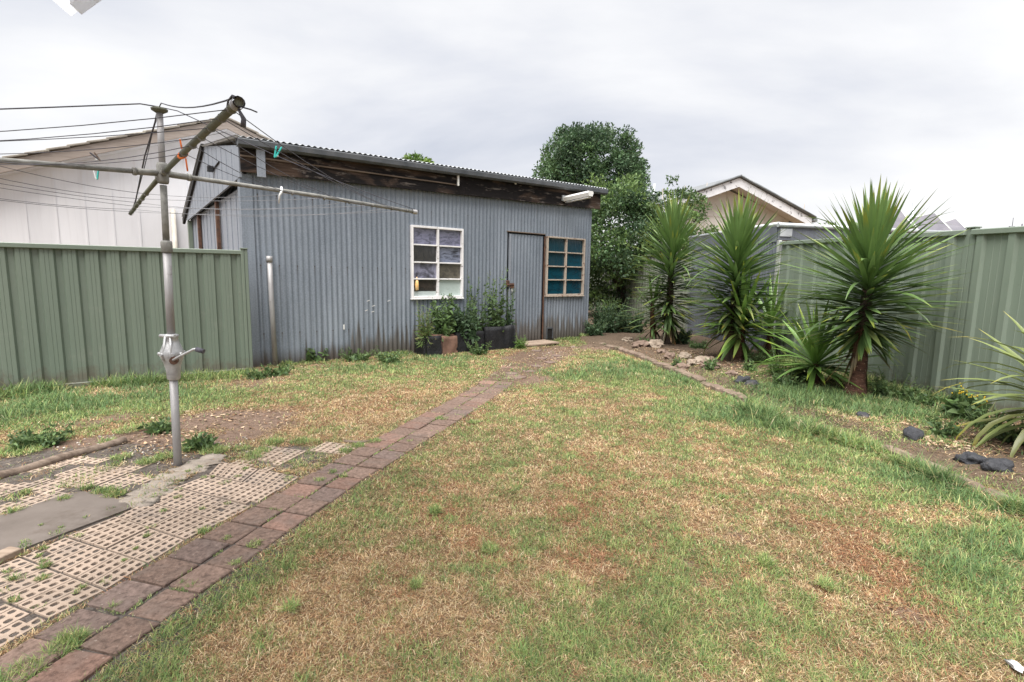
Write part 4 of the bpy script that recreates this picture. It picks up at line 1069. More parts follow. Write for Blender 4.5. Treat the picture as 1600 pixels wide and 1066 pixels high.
# ================================================================== CLOTHESLINE
POLE = G(278, 725); HUBZ = 1.82
def make_hoist():
    base = np.array([POLE[0], POLE[1], 0.])
    h = thing('clothesline', 'old grey rotary clothesline on a galvanised pole with a winding handle', 'clothesline', base)
    lean = np.array([.018, 0, 0])     # slight lean per metre
    L = lambda z: lean * z + np.array([0, 0, z])
    mb = MB(); mb.tube([L(-.1), L(.2), L(.58)], .0235, 16); mb.build('lower_pole', M['galv'], h)
    mb = MB(); mb.lathe([(.028, .555), (.037, .565), (.039, .62), (.050, .67), (.062, .70), (.066, .725), (.061, .745), (.045, .79), (.037, .825), (.042, .83), (.042, .842), (.026, .848)], lean * .7, 20)
    hs = mb.build('gear_housing', M['alu'], h)
    mb = MB()
    for a in (200, 250, 305, 350, 60, 120):
        c, s = math.cos(R(a)), math.sin(R(a)); mb.tube([lean * .7 + np.array([c * .050, s * .050, .724]), lean * .7 + np.array([c * .076, s * .076, .724])], .011, 8)
    for a in (255, 300): 
        c, s = math.cos(R(a)), math.sin(R(a)); mb.tube([lean * .7 + np.array([c * .038, s * .038, .835]), lean * .7 + np.array([c * .064, s * .064, .69])], .008, 6)
    mb.tube([lean * .7 + np.array([-.05, -.025, .838]), lean * .7 + np.array([.05, -.037, .838])], .011, 8)
    mb.build('bolt', M['alu'], hs)
    mb = MB(); mb.tube([(.056, -.045, .69), (.068, -.072, .69)], .024, 12); mb.build('shaft_boss', M['rust'], hs)
    hd = np.array([.068, -.075, .695])
    mb = MB(); mb.tube([hd, hd + np.array([.04, -.02, .02]), hd + np.array([.15, -.03, .075]), hd + np.array([.175, -.03, .075])], .008, 8); ck = mb.build('crank_handle', M['alu'], h)
    mb = MB(); mb.tube([hd + np.array([.165, -.03, .075]), hd + np.array([.21, -.03, .062])], .015, 8); mb.build('grip', M['wire'], ck)
    mb = MB(); mb.tube([L(.82), L(1.36)], .0225, 16); mb.build('outer_tube', M['galv'], h)
    mb = MB(); mb.lathe([(.027, 1.35), (.031, 1.355), (.031, 1.41), (.028, 1.42), (.021, 1.422)], lean * 1.4, 16); mb.build('collar', M['galv_old'], h)
    mb = MB(); mb.tube([L(1.40), L(1.75)], .0185, 14); mb.build('inner_tube', M['galv_old'], h)
    mb = MB(); mb.tube([L(1.80), L(2.18)], .0172, 14); mb.build('upper_pole', M['galv'], h)
    mb = MB(); mb.lathe([(.021, 2.165), (.042, 2.178), (.044, 2.188), (.025, 2.196)], lean * 2.18, 16); mb.build('cap', M['olive'], h)
    hub = L(HUBZ)
    mb = MB(); mb.lathe([(.026, -.06), (.031, -.045), (.031, .045), (.026, .06)], hub, 14)
    ARMS = []
    for ang, ln, dz in ((47.5, 1.86, -.04), (131.8, 1.86, -.09), (227.5, 1.86, -.13), (-49.3, 1.86, -.03)):
        dv = np.array([math.cos(R(ang)), math.sin(R(ang)), 0]); dv = dv * ln; dv[2] = dz
        ARMS.append((dv, ang))
        mb.tube([hub + dv * .01, hub + dv * .075], .019, 10)
        mb.tube([hub + dv * .07, hub + dv * .08], .023, 10)
    mb.build('hub', M['galv_old'], h)
    for dv, ang in ARMS:
        mb = MB(); mb.tube([hub + dv * .06, hub + dv * .5 + np.array([0, 0, .008]), hub + dv], .0142, 12)
        mats = M['olive'] if ang in (131.8, -49.3) else M['galv_old']
        ar = mb.build('arm', mats, h)
        mb = MB()
        e = hub + dv; du = dv / np.linalg.norm(dv)
        mb.tube([e - du * .035, e + du * .010], .0195, 12, cap=False); mb.tube([e + du * .012, e - du * .03], .0145, 12, cap=False); mb.build('end_socket', M['galv'], ar)
        for f in (.42, .55, .66, .77, .87, .95):
            mb = MB(); mb.tube([hub + dv * f - du * .004 + np.array([0, 0, .0]), hub + dv * f + du * .004], .0165, 8); mb.build('line_clip', M['galv_old'], ar)
    # line wires between neighbouring arms
    rr = random.Random(4)
    def sag(a, b, s, n=9):
        a = np.array(a); b = np.array(b); return [a * (1 - k / n) + b * (k / n) - np.array([0, 0, 4 * s * (k / n) * (1 - k / n)]) for k in range(n + 1)]
    for f in (.42, .55, .66, .77, .87, .95):
        for i in range(4):
            a = hub + ARMS[i][0] * f; b = hub + ARMS[(i + 1) % 4][0] * f
            mb = MB(); mb.tube(sag(a, b, rr.uniform(.015, .07)), .0017, 5, cap=False); mb.build('line_wire', M['wire_pale' if i in (0,) else 'wire'], h)
    top = L(2.19)
    for i, s in ((0, .03), (1, .03), (2, .01), (3, .03)):
        e = hub + ARMS[i][0] * (1.0 if i != 1 else .9)
        mb = MB(); pts = [top + np.array([0, 0, .01]), top + (e - top) * .05 + np.array([0, 0, .03])] + sag(top + (e - top) * .06 + np.array([0, 0, .03]), e + np.array([0, 0, .02]), s)[1:]
        mb.tube(pts, .0038 if i == 2 else .003, 5); mb.build('stay_wire', M['wire'], h)
    mb = MB(); e = hub + ARMS[3][0]; du = ARMS[3][0] / 1.86
    mb.tube([e - du * .16 + np.array([0, 0, .012]), e - du * .11 + np.array([-.006, 0, .030]), e - du * .05 + np.array([-.006, 0, .034]), e - du * .0 + np.array([0, 0, .015])], .0035, 6)
    mb.tube([e + np.array([.0, 0, -.02]), e + np.array([.015, 0, -.05]), e + np.array([.012, 0, -.075])], [.004, .008, .009], 8)
    mb.tube([e + np.array([.0, 0, -.01]), e + np.array([.04, 0, -.02]), e + np.array([.05, .02, -.022])], .0025, 6); mb.build('wire_knot', M['wire'], h)
    mb = MB(); e = hub + ARMS[1][0]
    mb.tube([top + np.array([-.02, 0, -.05]), top * .6 + (hub + ARMS[1][0] * .82) * .4 + np.array([-.02, 0, .0]), hub + ARMS[1][0] * .82 + np.array([0, 0, .02])], .005, 6); mb.build('cord', M['wire'], h)
    return base, hub, ARMS
HB, HUB, ARMS = make_hoist()
def peg(name, label, pos, ang, mats, sz=1., tilt=0.):
    t = thing(name, label, 'clothes peg', pos, ang)
    for sd, m in ((-1, mats[0]), (1, mats[1])):
        mb = MB(); a = sd * .17 + tilt
        ax = np.array([[math.cos(a), 0, -math.sin(a)], [0, 1, 0], [math.sin(a), 0, math.cos(a)]])
        mb.box(np.array([sd * .0095, 0, .006]) * sz + np.array([math.sin(tilt), 0, math.cos(tilt)]) * .012 * sz, np.array([.010, .012, .075]) * sz, ax, 0, None, .0025 * sz); mb.build('peg_arm', m, t)
    mb = MB(); mb.tube([np.array([-.012, 0, -.008]) * sz, np.array([.012, 0, -.008]) * sz], .005 * sz, 6); mb.build('spring', M['alframe'], t)
def pegat(px, py, y): return atY(px, py, y)
peg('clothes_peg', 'bright teal plastic peg clipped to the line in front of the shed eave', pegat(432, 242, 3.0), .3, (M['teal_plastic'], M['teal_plastic']), .9, .35)
peg('clothes_peg', 'white and teal peg hanging below the left clothesline arm', pegat(151, 277, 3.0), .2, (M['white_plastic'], M['teal_plastic']), .72, 0)
peg('clothes_peg', 'broken dark grey wooden peg on the line above the left arm', pegat(152, 248, 3.6), .9, (M['wire'], M['wood']), .85, -.7)
d3 = ARMS[3][0]; q = HB + HUB + d3 * .40
mb = MB(); mb.tube([q + np.array([.021 * math.cos(a), .016 * math.sin(a), .021 * math.sin(a)]) for a in np.linspace(0, 6.3, 14)], .005, 6, cap=False); mb.tube([q + np.array([.02, -.01, -.02]), q + np.array([.025, -.01, -.08])], .004, 5); mb.tube([q + np.array([-.01, .01, .03]), q + np.array([-.015, .01, .075])], .004, 5)
tag(mb.build('twine', M['orange']), 'orange twine tied round the clothesline arm above the pole', 'twine')
q = atY(376, 290, 4.0); d0 = ARMS[0][0]; q = HB + HUB + d0 * .38
mb = MB(); mb.tube([q + np.array([0, 0, .03]), q + np.array([.012, -.02, .0]), q + np.array([-.005, -.025, -.03]), q + np.array([-.012, -.025, -.085])], [.008, .009, .007, .004], 6)
tag(mb.build('cloth_tie', M['white_plastic']), 'white plastic tie hanging from the right clothesline arm', 'tie')

# ================================================================== VEGETATION BUILDERS
def leaf_cloud(pts, nrm, size, col, rng, aspect=.5, bend=.25):
    """folded diamond leaves: 6 verts, 4 quads->2 quads + 2 tris. returns V, F4, F3, C"""
    n = len(pts)
    d = rng.normal(size=(n, 3)); d += nrm * .8; d /= np.linalg.norm(d, axis=1)[:, None]
    e = np.cross(d, rng.normal(size=(n, 3))); e /= np.linalg.norm(e, axis=1)[:, None]
    f = np.cross(d, e)
    s = np.asarray(size).reshape(-1, 1) * np.ones((n, 1))
    a = s * aspect / 2
    p0 = pts; p1 = pts + d * s * .35 + e * a + f * s * .08; p2 = pts + d * s * .35 - e * a + f * s * .08
    p3 = pts + d * s * .7 + e * a * .7 - f * s * bend * .2; p4 = pts + d * s * .7 - e * a * .7 - f * s * bend * .2; p5 = pts + d * s - f * s * bend
    V = np.stack([p0, p1, p2, p3, p4, p5], 1).reshape(-1, 3)
    b = np.arange(n)[:, None] * 6
    F3 = np.concatenate([b + np.array([[0, 1, 2]]), b + np.array([[3, 5, 4]])]); F4 = b + np.array([[1, 3, 4, 2]])
    C = np.repeat(col, 6, axis=0)
    return V, F4, F3, C
def clump_tree(name, label, base, crown_c, rad, nclump, nleaf, leaf, palette, trunk_r, seed, group=None, spread=.34, cat='tree', limbs=7, spiky=0., shell=(.55, 1.), lumpy=.44):
    rng = np.random.default_rng(seed); base = np.array(base, float); cc = np.array(crown_c, float) - base; rad = np.array(rad, float)
    t = thing(name, label, cat, base, 0, group)
    mb = MB(); mb.tube([(0, 0, -.1), cc * .3 + np.array([.05, 0, 0]), cc * .75], [trunk_r, trunk_r * .8, trunk_r * .45], 9); tr = mb.build('trunk', M['bark'], t)
    dirs = rng.normal(size=(nclump, 3)); dirs /= np.linalg.norm(dirs, axis=1)[:, None]
    k = shell[0] + (shell[1] - shell[0]) * rng.random(nclump) ** .6
    lump = 1 + lumpy * np.array([mnoise.noise(Vector(d * 2.0) + Vector((seed, 0, 0))) for d in dirs])
    cent = cc + dirs * rad * (k * lump)[:, None]
    mb = MB()
    for i in range(limbs): mb.tube([cc * .35, cc * .6 + (cent[i] - cc * .6) * .5 + np.array([0, 0, .1]), cent[i]], [trunk_r * .5, trunk_r * .3, trunk_r * .1], 6)
    mb.build('limbs', M['bark'], t)
    per = nleaf // nclump; P_ = []; N_ = []; C_ = []
    pal = np.array(palette)
    for i in range(nclump):
        r = spread * rad.mean() * rng.uniform(.6, 1.2)
        q = rng.normal(size=(per, 3)); q /= np.linalg.norm(q, axis=1)[:, None]; q *= (rng.random(per) ** .45)[:, None] * r
        q[:, 2] *= .75 + spiky
        P_.append(cent[i] + q); N_.append(q / r * 1.2 + dirs[i] * .6 + np.array([0, 0, .25]))
        base_c = pal[rng.integers(len(pal))] * rng.uniform(.8, 1.2)
        C_.append(base_c * rng.uniform(.7, 1.35, size=(per, 1)) * np.array([1, 1, 1]) + rng.normal(size=(per, 3)) * .004)
    P_ = np.vstack(P_); N_ = np.vstack(N_); C_ = np.clip(np.vstack(C_), .005, 1)
    V, F4, F3, C = leaf_cloud(P_, N_, leaf * rng.uniform(.7, 1.3, len(P_)), C_, rng)
    fastmesh('crown', V, F3, F4, C, M['leaf'], t)
    return t
DG = [(.06, .105, .05), (.075, .13, .055), (.09, .15, .06), (.05, .085, .045)]
MG = [(.085, .14, .05), (.12, .185, .06), (.15, .225, .07), (.07, .115, .05)]
c = atY(925, 268, 26); clump_tree('round_tree', 'dense round dark green tree crown rising behind the right end of the shed', (c[0], 26, 0), c + np.array([0, 0, -.1]), (2.45, 2.45, 2.1), 260, 40000, .14, DG, .25, 5, spread=.20, spiky=.3, shell=(.76, 1.02), lumpy=.28)
c = atY(968, 385, 15.5); clump_tree('leafy_tree', 'wide leafy green tree hanging over the old fence beside the shed corner', (c[0] + .2, 15.5, 0), c, (1.75, 1.7, 1.75), 170, 24000, .105, MG + DG, .13, 8, spread=.26)
c = atY(1055, 350, 14.5); clump_tree('bushy_tree', 'loose small leafed tree between the dark round tree and the cream gable', (c[0], 14.5, 0), c, (.95, .9, 1.15), 60, 5200, .08, MG, .06, 12, spread=.24)
c = atY(652, 262, 34); clump_tree('distant_tree', 'bright green treetop showing just over the shed roof', (c[0], 34, 0), c + np.array([0, 0, -.7]), (1.5, 1.4, 1.25), 60, 4500, .24, [(.10, .17, .04), (.14, .21, .05)], .15, 15, spread=.3)
c = atY(1066, 312, 30); clump_tree('distant_tree', 'yellowish green treetop left of the cream gable', (c[0], 30, 0), c + np.array([0, 0, -.6]), (1.5, 1.2, 1.1), 50, 3500, .2, [(.12, .20, .04), (.09, .15, .04)], .12, 16, spread=.3)
c = atY(1285, 358, 24); clump_tree('distant_tree', 'low green treetop between the cream house and the nearest yucca', (c[0], 24, 0), c + np.array([0, 0, -.55]), (1.1, 1.0, .75), 40, 2500, .16, [(.12, .19, .05), (.09, .14, .04)], .12, 18, spread=.3)

def strap_leaf(mb_lists, root, azim, elev, L, w, droop, col, rng, seg=6, fold=.25):
    """long pointed leaf with a folded midrib"""
    V, F4, C = mb_lists
    d = np.array([math.cos(azim) * math.cos(elev), math.sin(azim) * math.cos(elev), math.sin(elev)])
    side = np.array([-math.sin(azim), math.cos(azim), 0.])
    side = side + rng.normal(size=3) * .15; side /= np.linalg.norm(side)
    p = np.array(root, float); b = len(V); brn = rng.uniform(.72, 1.05)
    e = elev
    for k in range(seg + 1):
        t = k / seg
        ww = w * (.55 + 1.1 * t if t < .4 else (1 - ((t - .4) / .6) ** 1.6) * .99 + .01) * .5
        dd = np.array([math.cos(azim) * math.cos(e), math.sin(azim) * math.cos(e), math.sin(e)])
        nn = np.cross(dd, side)
        jit = 0
        V.append(p + side * ww + nn * ww * fold); V.append(p - nn * ww * fold * .3); V.append(p - side * ww + nn * ww * fold)
        tipk = np.array([1, 1, 1.]) if t < brn else np.array([1.7, 1.2, .7])
        sh = 1.0
        edge = np.array([1.15, 1.12, 1.0])
        C.append(col * edge * tipk * sh); C.append(col * tipk * sh); C.append(col * edge * tipk * sh)
        if k < seg:
            i = b + k * 3; F4.append((i, i + 1, i + 4, i + 3)); F4.append((i + 1, i + 2, i + 5, i + 4))
        p = p + dd * L / seg; e -= droop / seg
def yucca(name, label, base, zt, zc, n, L, w, seed, trunk=.07, lean=(0, 0), pal=((.055, .105, .03), (.075, .135, .035)), elo=-.75, dro=(.15, .9), dead=8, mat='ytrunk', ehi=1.45):
    rng = np.random.default_rng(seed); base = np.array(base, float)
    t = thing(name, label, 'yucca', base)
    axis = lambda z: np.array([lean[0] * z / max(zt, .01), lean[1] * z / max(zt, .01), z])
    mb = MB(); zs = np.linspace(-.06, zt, 14)
    rad = [trunk * (1.25 - .80 * k / 13) * (1 + .10 * math.sin(k * 2.2)) for k in range(14)]; rad[0] *= 1.35; rad[1] *= 1.15
    mb.tube([axis(z) + np.array([.008 * math.sin(z * 9), .008 * math.cos(z * 7), 0]) for z in zs], rad, 12)
    mb.build('trunk', M[mat], t)
    if mat == 'ytrunk' and zt > 1:
        mb = MB(); z2 = np.linspace(zc + .10, zt, 8); mb.tube([axis(z) for z in z2], np.linspace(trunk * .95, trunk * .4, 8), 10); mb.build('stem', M['bark'], t)
    V, F4, C = [], [], []
    for i in range(n):
        f = i / (n - 1)
        az = i * 2.39996 + rng.uniform(-.25, .25)
        e = float(np.interp(f, [0, .09, .26, .50, .76, 1], [elo, elo * .5, -.01, .20, .60, ehi])) + rng.normal() * .10
        z = zc + (zt - zc) * f
        Lk = L * (.80 + .25 * math.sin(math.pi * min(1, f * .75 + .1)) + .12 * f) * (1 if f > .25 else .62 + 1.5 * f) * rng.uniform(.82, 1.12)
        col = np.array(pal[0]) + (np.array(pal[1]) - np.array(pal[0])) * (f * .75 + .35 * rng.random())
        if f < .35 and rng.random() < .25: col = col * .6 + np.array([.14, .12, .04]) * .4
        dr = dro[1] + (dro[0] - dro[1]) * f ** .6
        strap_leaf((V, F4, C), axis(z) + np.array([math.cos(az), math.sin(az), 0]) * trunk * .35, az, e, Lk, w * rng.uniform(.85, 1.15), dr * rng.uniform(.2, 1.6) + (rng.uniform(.6, 1.6) if rng.random() < .05 else 0), col, rng)
    fastmesh('crown', np.array(V), None, np.array(F4), np.array(C), M['yucca'], t)
    V, F4, C = [], [], []
    for i in range(dead):
        az = rng.uniform(0, 6.28); z = zc * rng.uniform(.75, 1.05)
        strap_leaf((V, F4, C), axis(z), az, rng.uniform(-1.25, -.6), L * rng.uniform(.5, .8), w * .8, .3, np.array([.15, .115, .06]) * rng.uniform(.5, 1.3), rng)
    if dead: fastmesh('dead_leaves', np.array(V), None, np.array(F4), np.array(C), M['yucca'], t)
    return t
def ztop(base, px, py):
    q = atY(px, py, base[1]); return q[2]
def yb(px, py): g = G(px, py); return np.array([g[0], g[1], float(gz(g[0], g[1]))])
b1 = yb(1042, 541); b2 = yb(1138, 566); b3 = yb(1335, 624)
PAL = ((.075, .13, .048), (.135, .22, .072))
yucca('yucca_tree', 'farthest tall yucca, standing between the shed corner shrub and the grey lean-to', b1, ztop(b1, 1042, 372), .40, 440, .74, .058, 1, .07, (0, 0), PAL, dead=14, elo=-.6, mat='bark', dro=(.06, .18))
yucca('yucca_tree', 'middle tall yucca in front of the grey corrugated lean-to', b2, ztop(b2, 1142, 388), .50, 400, .74, .056, 2, .058, (.03, 0), PAL, dead=9, elo=-.5, mat='bark', dro=(.06, .16))
yucca('yucca_tree', 'nearest tall yucca with bare reddish trunk in front of the green fence', b3, ztop(b3, 1345, 408), .62, 430, .74, .050, 3, .070, (.02, 0), PAL, dead=9, elo=-.55, dro=(.06, .16))
PB = ((.10, .185, .045), (.155, .275, .065))
b = yb(1152, 567); yucca('yucca_shoot', 'broad leaved young yucca shoot at the foot of the middle yucca', b, ztop(b, 1160, 500), .30, 66, .78, .074, 4, .07, (.0, -.08), PB, elo=-.8, dro=(.1, .7), dead=3)
b = yb(1200, 560); yucca('yucca_shoot', 'upright young yucca shoot against the end of the green fence', b, ztop(b, 1195, 500), .25, 50, .72, .060, 5, .06, (.0, 0), PB, elo=-.4, dead=3)
b = yb(1272, 604); yucca('yucca_shoot', 'bright green stemless yucca shoot left of the nearest yucca trunk', b, ztop(b, 1272, 570), .14, 84, .78, .056, 6, .06, (-.03, -.03), PB, elo=.12, dro=(.12, .8), dead=3)
b = yb(1020, 540); yucca('yucca_shoot', 'dark young yucca shoot low beside the farthest yucca trunk', b, ztop(b, 1022, 475), .2, 44, .62, .045, 7, .06, (-.05, 0), PAL, elo=-.6, dead=4)
b = yb(1636, 716); yucca('arching_yucca', 'arching yellow green yucca leaves reaching in from the right edge', b, .50, .12, 96, .66, .050, 9, .06, (0, 0), ((.11, .14, .05), (.17, .21, .075)), elo=-.1, dro=(.9, 2.0), dead=6, ehi=1.3)

def weed(name, label, base, hgt, spread, nst, nleaf, leaf, pal, seed, cat='weed', group=None, flower=None, aspect=.45):
    rng = np.random.default_rng(seed); base = np.array(base, float)
    t = thing(name, label, cat, base, 0, group)
    mb = MB(); P_, N_, C_, S_ = [], [], [], []
    tips = []
    for i in range(nst):
        az = rng.uniform(0, 6.28); r = spread * math.sqrt(rng.random()); top = np.array([math.cos(az) * r, math.sin(az) * r, hgt * rng.uniform(.55, 1.05)])
        root = np.array([math.cos(az) * r * .4, math.sin(az) * r * .4, 0]); mid = (root + top) / 2 + rng.normal(size=3) * .03 * hgt
        mb.tube([root, mid, top], [.006, .0045, .002], 5, 0, (.12, .17, .06)); tips.append(top)
        for k in range(nleaf):
            f = rng.random() ** 1.25; q = root + (mid - root) * 2 * f if f < .5 else mid + (top - mid) * (f - .5) * 2
            P_.append(q + rng.normal(size=3) * .012); N_.append((rng.normal(), rng.normal(), rng.normal() * .4 + .1)); C_.append(np.array(pal[rng.integers(len(pal))]) * rng.uniform(.7, 1.35)); S_.append(leaf * (1.25 - .85 * f) * rng.uniform(.6, 1.3))
    V, F4, F3, C = leaf_cloud(np.array(P_), np.array(N_), np.array(S_), np.array(C_), rng, aspect, .35)
    fastmesh('leaves', V, F3, F4, C, M['weed'], t); mb.build('stems', M['weed'], t)
    if flower is not None:
        mb = MB()
        for q in tips:
            for k in range(3): mb.blob(q + rng.normal(size=3) * .02, (.007, .007, .009), k, .2, 1, 0, flower)
        mb.build('flower_heads', M['weed'], t)
    return t
WG = [(.085, .14, .05), (.11, .18, .06), (.07, .115, .05), (.13, .19, .08)]
WG2 = [(.06, .105, .05), (.08, .13, .065), (.05, .085, .042)]
pb = lambda x, y=-.25, z=.26: spt(x, y, z)
weed('tall_weed', 'tallest seeding weed at the right end of the black planter', pb(3.78), 1.05, .20, 9, 60, .10, WG, 1, flower=(.22, .24, .10))
weed('tall_weed', 'thin seeding weed in the middle of the black planter', pb(3.38), .98, .24, 9, 48, .09, WG, 2, flower=(.22, .24, .10))
weed('tall_weed', 'broad bushy weed in the planter under the white window', pb(2.72), .66, .24, 13, 70, .115, WG, 3)
weed('tall_weed', 'straggling weed against the shed door edge', pb(4.03, -.2, .2), .78, .12, 6, 40, .08, WG2, 4, flower=(.2, .2, .1))
weed('tall_weed', 'grassy yellowing weed at the left end of the planter', pb(2.38, -.28, .18), .62, .16, 14, 34, .12, [(.13, .19, .06), (.20, .20, .08), (.10, .15, .05)], 5, aspect=.14)
weed('tall_weed', 'low leafy weed filling the planter between its two taller neighbours', pb(3.1, -.28, .24), .55, .30, 20, 60, .105, WG2, 6)
weed('low_weed', 'leafy weed clump on the ground in front of the planter', spt(3.15, -.62), .22, .26, 14, 18, .06, WG, 7)
weed('low_weed', 'bright grassy weed tuft at the right foot of the planter', spt(4.05, -.55), .26, .14, 14, 16, .09, [(.10, .19, .04), (.13, .22, .05)], 8, aspect=.15)
# shrubs at the far end
for k, (px, py, hh, sp, lab) in enumerate([(950, 522, .75, .5, 'dark leafy shrub hugging the right corner of the shed'), (985, 522, .50, .42, 'grey green ground shrub in front of the old fence'), (1062, 541, .32, .25, 'small leafy plant behind the pale craggy rock'), (925, 527, .32, .35, 'low green creeper at the foot of the shed corner')]):
    g = yb(px, py); weed('shrub', lab, g, hh, sp, 46 if k < 2 else 20, 60 if k < 2 else 30, .085, WG2 + [(.045, .08, .035)], 20 + k, 'shrub')
for k, (px, py, hh, sp, n, lab) in enumerate([(490, 562, .20, .22, 10, 'broad dark green leafed weed at the foot of the shed wall'), (436, 585, .16, .22, 14, 'leafy weed patch beside the downpipe'), (405, 590, .14, .2, 12, 'weed patch at the end of the left fence'), (560, 562, .18, .3, 18, 'grassy weed clump along the foot of the shed wall'), (610, 565, .2, .28, 18, 'weed clump on the ground left of the planter'),
                                             (1500, 660, .26, .16, 16, 'broad leafed green weed with a yellow flower by the right fence'), (1545, 680, .2, .2, 16, 'dark leafy weed under the arching yucca'), (1230, 610, .2, .2, 16, 'soft green weed left of the yucca shoot'), (1175, 585, .16, .14, 10, 'weed beside the foot of the middle yucca'), (1110, 583, .2, .1, 8, 'thin weed growing among the border rocks'), (1055, 572, .16, .08, 7, 'small weed beside the pale flat rock'), (1440, 640, .2, .2, 14, 'weed at the foot of the right fence post'), (62, 694, .13, .2, 18, 'leafy weed clump in the bare patch at the left edge'), (250, 672, .09, .14, 12, 'low weed left of the clothesline pole on bare soil'), (315, 700, .14, .12, 14, 'bluish green weed just right of the clothesline pole'), (1395, 628, .26, .28, 22, 'tall soft weed between the nearest yucca trunk and the fence post'), (1250, 600, .22, .22, 18, 'leafy weed behind the bright yucca shoot'), (1470, 690, .14, .16, 12, 'low weed beside the blue black folded rock'), (1580, 700, .2, .25, 16, 'weed at the far right under the arching leaves'), (1092, 548, .16, .22, 14, 'low leafy weeds at the foot of the grey lean-to wall'), (1190, 572, .2, .22, 16, 'leafy weed between the middle yucca and the green fence end'), (1010, 543, .14, .16, 12, 'small weed between the ground shrub and the farthest yucca'), (1215, 592, .18, .2, 16, 'soft weed in the bed right of the middle yucca')]):
    weed('low_weed', lab, yb(px, py), hh, sp, n, 16, .06 if k not in (0, 5) else .14, WG, 40 + k, flower=(.6, .42, .03) if k == 5 else None)

# ================================================================== ROCKS AND EDGING
rocks = [(981, 537, .10, 'rock_pale', 'small orange brown rock at the far end of the border'), (1024, 546, .15, 'rock_pale', 'pale cream craggy rock at the foot of the farthest yucca'), (1003, 545, .16, 'rock_brown', 'low brown rock between the orange rock and the cream craggy rock'), (1034, 556, .09, 'rock_brown', 'small dark brown rock in front of the cream craggy rock'), (1046, 562, .11, 'rock_brown', 'upright grey brown rock in the border'),
         (1070, 563, .10, 'rock_pale', 'pale flat topped rock resting on a brown rock'), (1067, 575, .10, 'rock_brown', 'brown rock under the flat topped one'), (1083, 574, .10, 'rock_pale', 'tan rounded rock in the middle of the border'), (1096, 570, .13, 'rock_pale', 'largest tan rock with a flat shoulder in the border'), (1108, 580, .15, 'rock_brown', 'wide brown rock at the near end of the rock row'), (1142, 592, .08, 'rock_brown', 'knobbly dark brown rock near the middle yucca'), (1108, 570, .10, 'rock_brown', 'flat brown rock behind the largest tan rock'),
         (1160, 601, .10, 'rock_black', 'black slaty rock where the edging breaks'), (1175, 607, .08, 'rock_black', 'small shiny black rock beside the slaty one'), (1345, 660, .06, 'rock_black', 'dark rock half hidden in long grass near the nearest yucca'), (1424, 692, .10, 'rock_black', 'blue black folded rock behind the near edging'), (1518, 729, .085, 'rock_black', 'angular black rock under the arching yucca'), (1556, 741, .085, 'rock_black', 'rounded black rock at the right edge of the border'), (895, 531 + 12, .05, 'rock_pale', 'small pale stone on bare soil near the shed vent')]
for k, (px, py, r, m, lab) in enumerate(rocks):
    g = yb(px, py); mb = MB(); rr = random.Random(k)
    mb.blob((0, 0, r * (.02 if m == 'rock_black' else .16)), (r * rr.uniform(.85, 1.15), r * rr.uniform(.7, 1.), r * rr.uniform(.42, .7)), k * 2.3 + 1, .50 if m == 'rock_black' else .42, 3, 0, None, 1.1 if m == 'rock_black' else 1.5, m != 'rock_black')
    o = mb.build('rock', M[m]); o.location = g; o.rotation_euler = (0, 0, rr.uniform(0, 6)); tag(o, lab, 'rock', 'border rocks')
def edging(pts, name, label, w, h, seed):
    pts = resample(np.array([p[:2] for p in pts]), .23); rr = random.Random(seed); mb = MB()
    for i in range(len(pts) - 1):
        a, b_ = pts[i], pts[i + 1]; m = (a + b_) / 2; t = (b_ - a); L = np.linalg.norm(t); t /= L; n = np.array([-t[1], t[0], 0]); t3 = np.array([t[0] + rr.uniform(-.10, .10), t[1] + rr.uniform(-.10, .10), rr.uniform(-.09, .09)]); t3 /= np.linalg.norm(t3); n = np.cross((0, 0, 1), t3); n /= np.linalg.norm(n)
        mb.box((m[0] + rr.uniform(-.022, .022), m[1] + rr.uniform(-.018, .018), h / 2 - .034 + rr.uniform(-.02, .012)), (L * rr.uniform(.84, .97), w * rr.uniform(.85, 1.1), h), (t3, n, np.cross(t3, n)), 0, None, .018)
    return tag(mb.build(name, M['kerb']), label, 'garden edging')
edging([G(935, 538), G(965, 545), G(1010, 562), G(1060, 583), G(1110, 603), G(1150, 620), G(1172, 631)], 'stone_edging', 'dusty brown stone edging in front of the border rocks', .11, .085, 1)
edging([G(1205, 645), G(1260, 665), G(1330, 690)], 'sunken_edging', 'sunken edging almost covered by grass between the two stone stretches', .10, .035, 4)
edging([G(1385, 702), G(1430, 718), G(1490, 742), G(1550, 768), G(1620, 800)], 'stone_edging', 'brown stone edging at the right, in front of the black rocks', .09, .065, 2)
# small white litter
for (px, py, sz, lab) in [(1139, 563, .05, 'small white stone at the foot of the middle yucca'), (1590, 1044, .026, 'crumpled pale paper scrap on the grass at bottom right')]:
    g = yb(px, py); mb = MB(); mb.blob((0, 0, .02), (sz * .6, sz, .008), px, .8, 2, 0, None, 2.5); o = mb.build('litter_scrap' if px > 1500 else 'white_stone', M['white_plastic']); o.location = g; tag(o, lab, 'litter' if px > 1500 else 'stone')

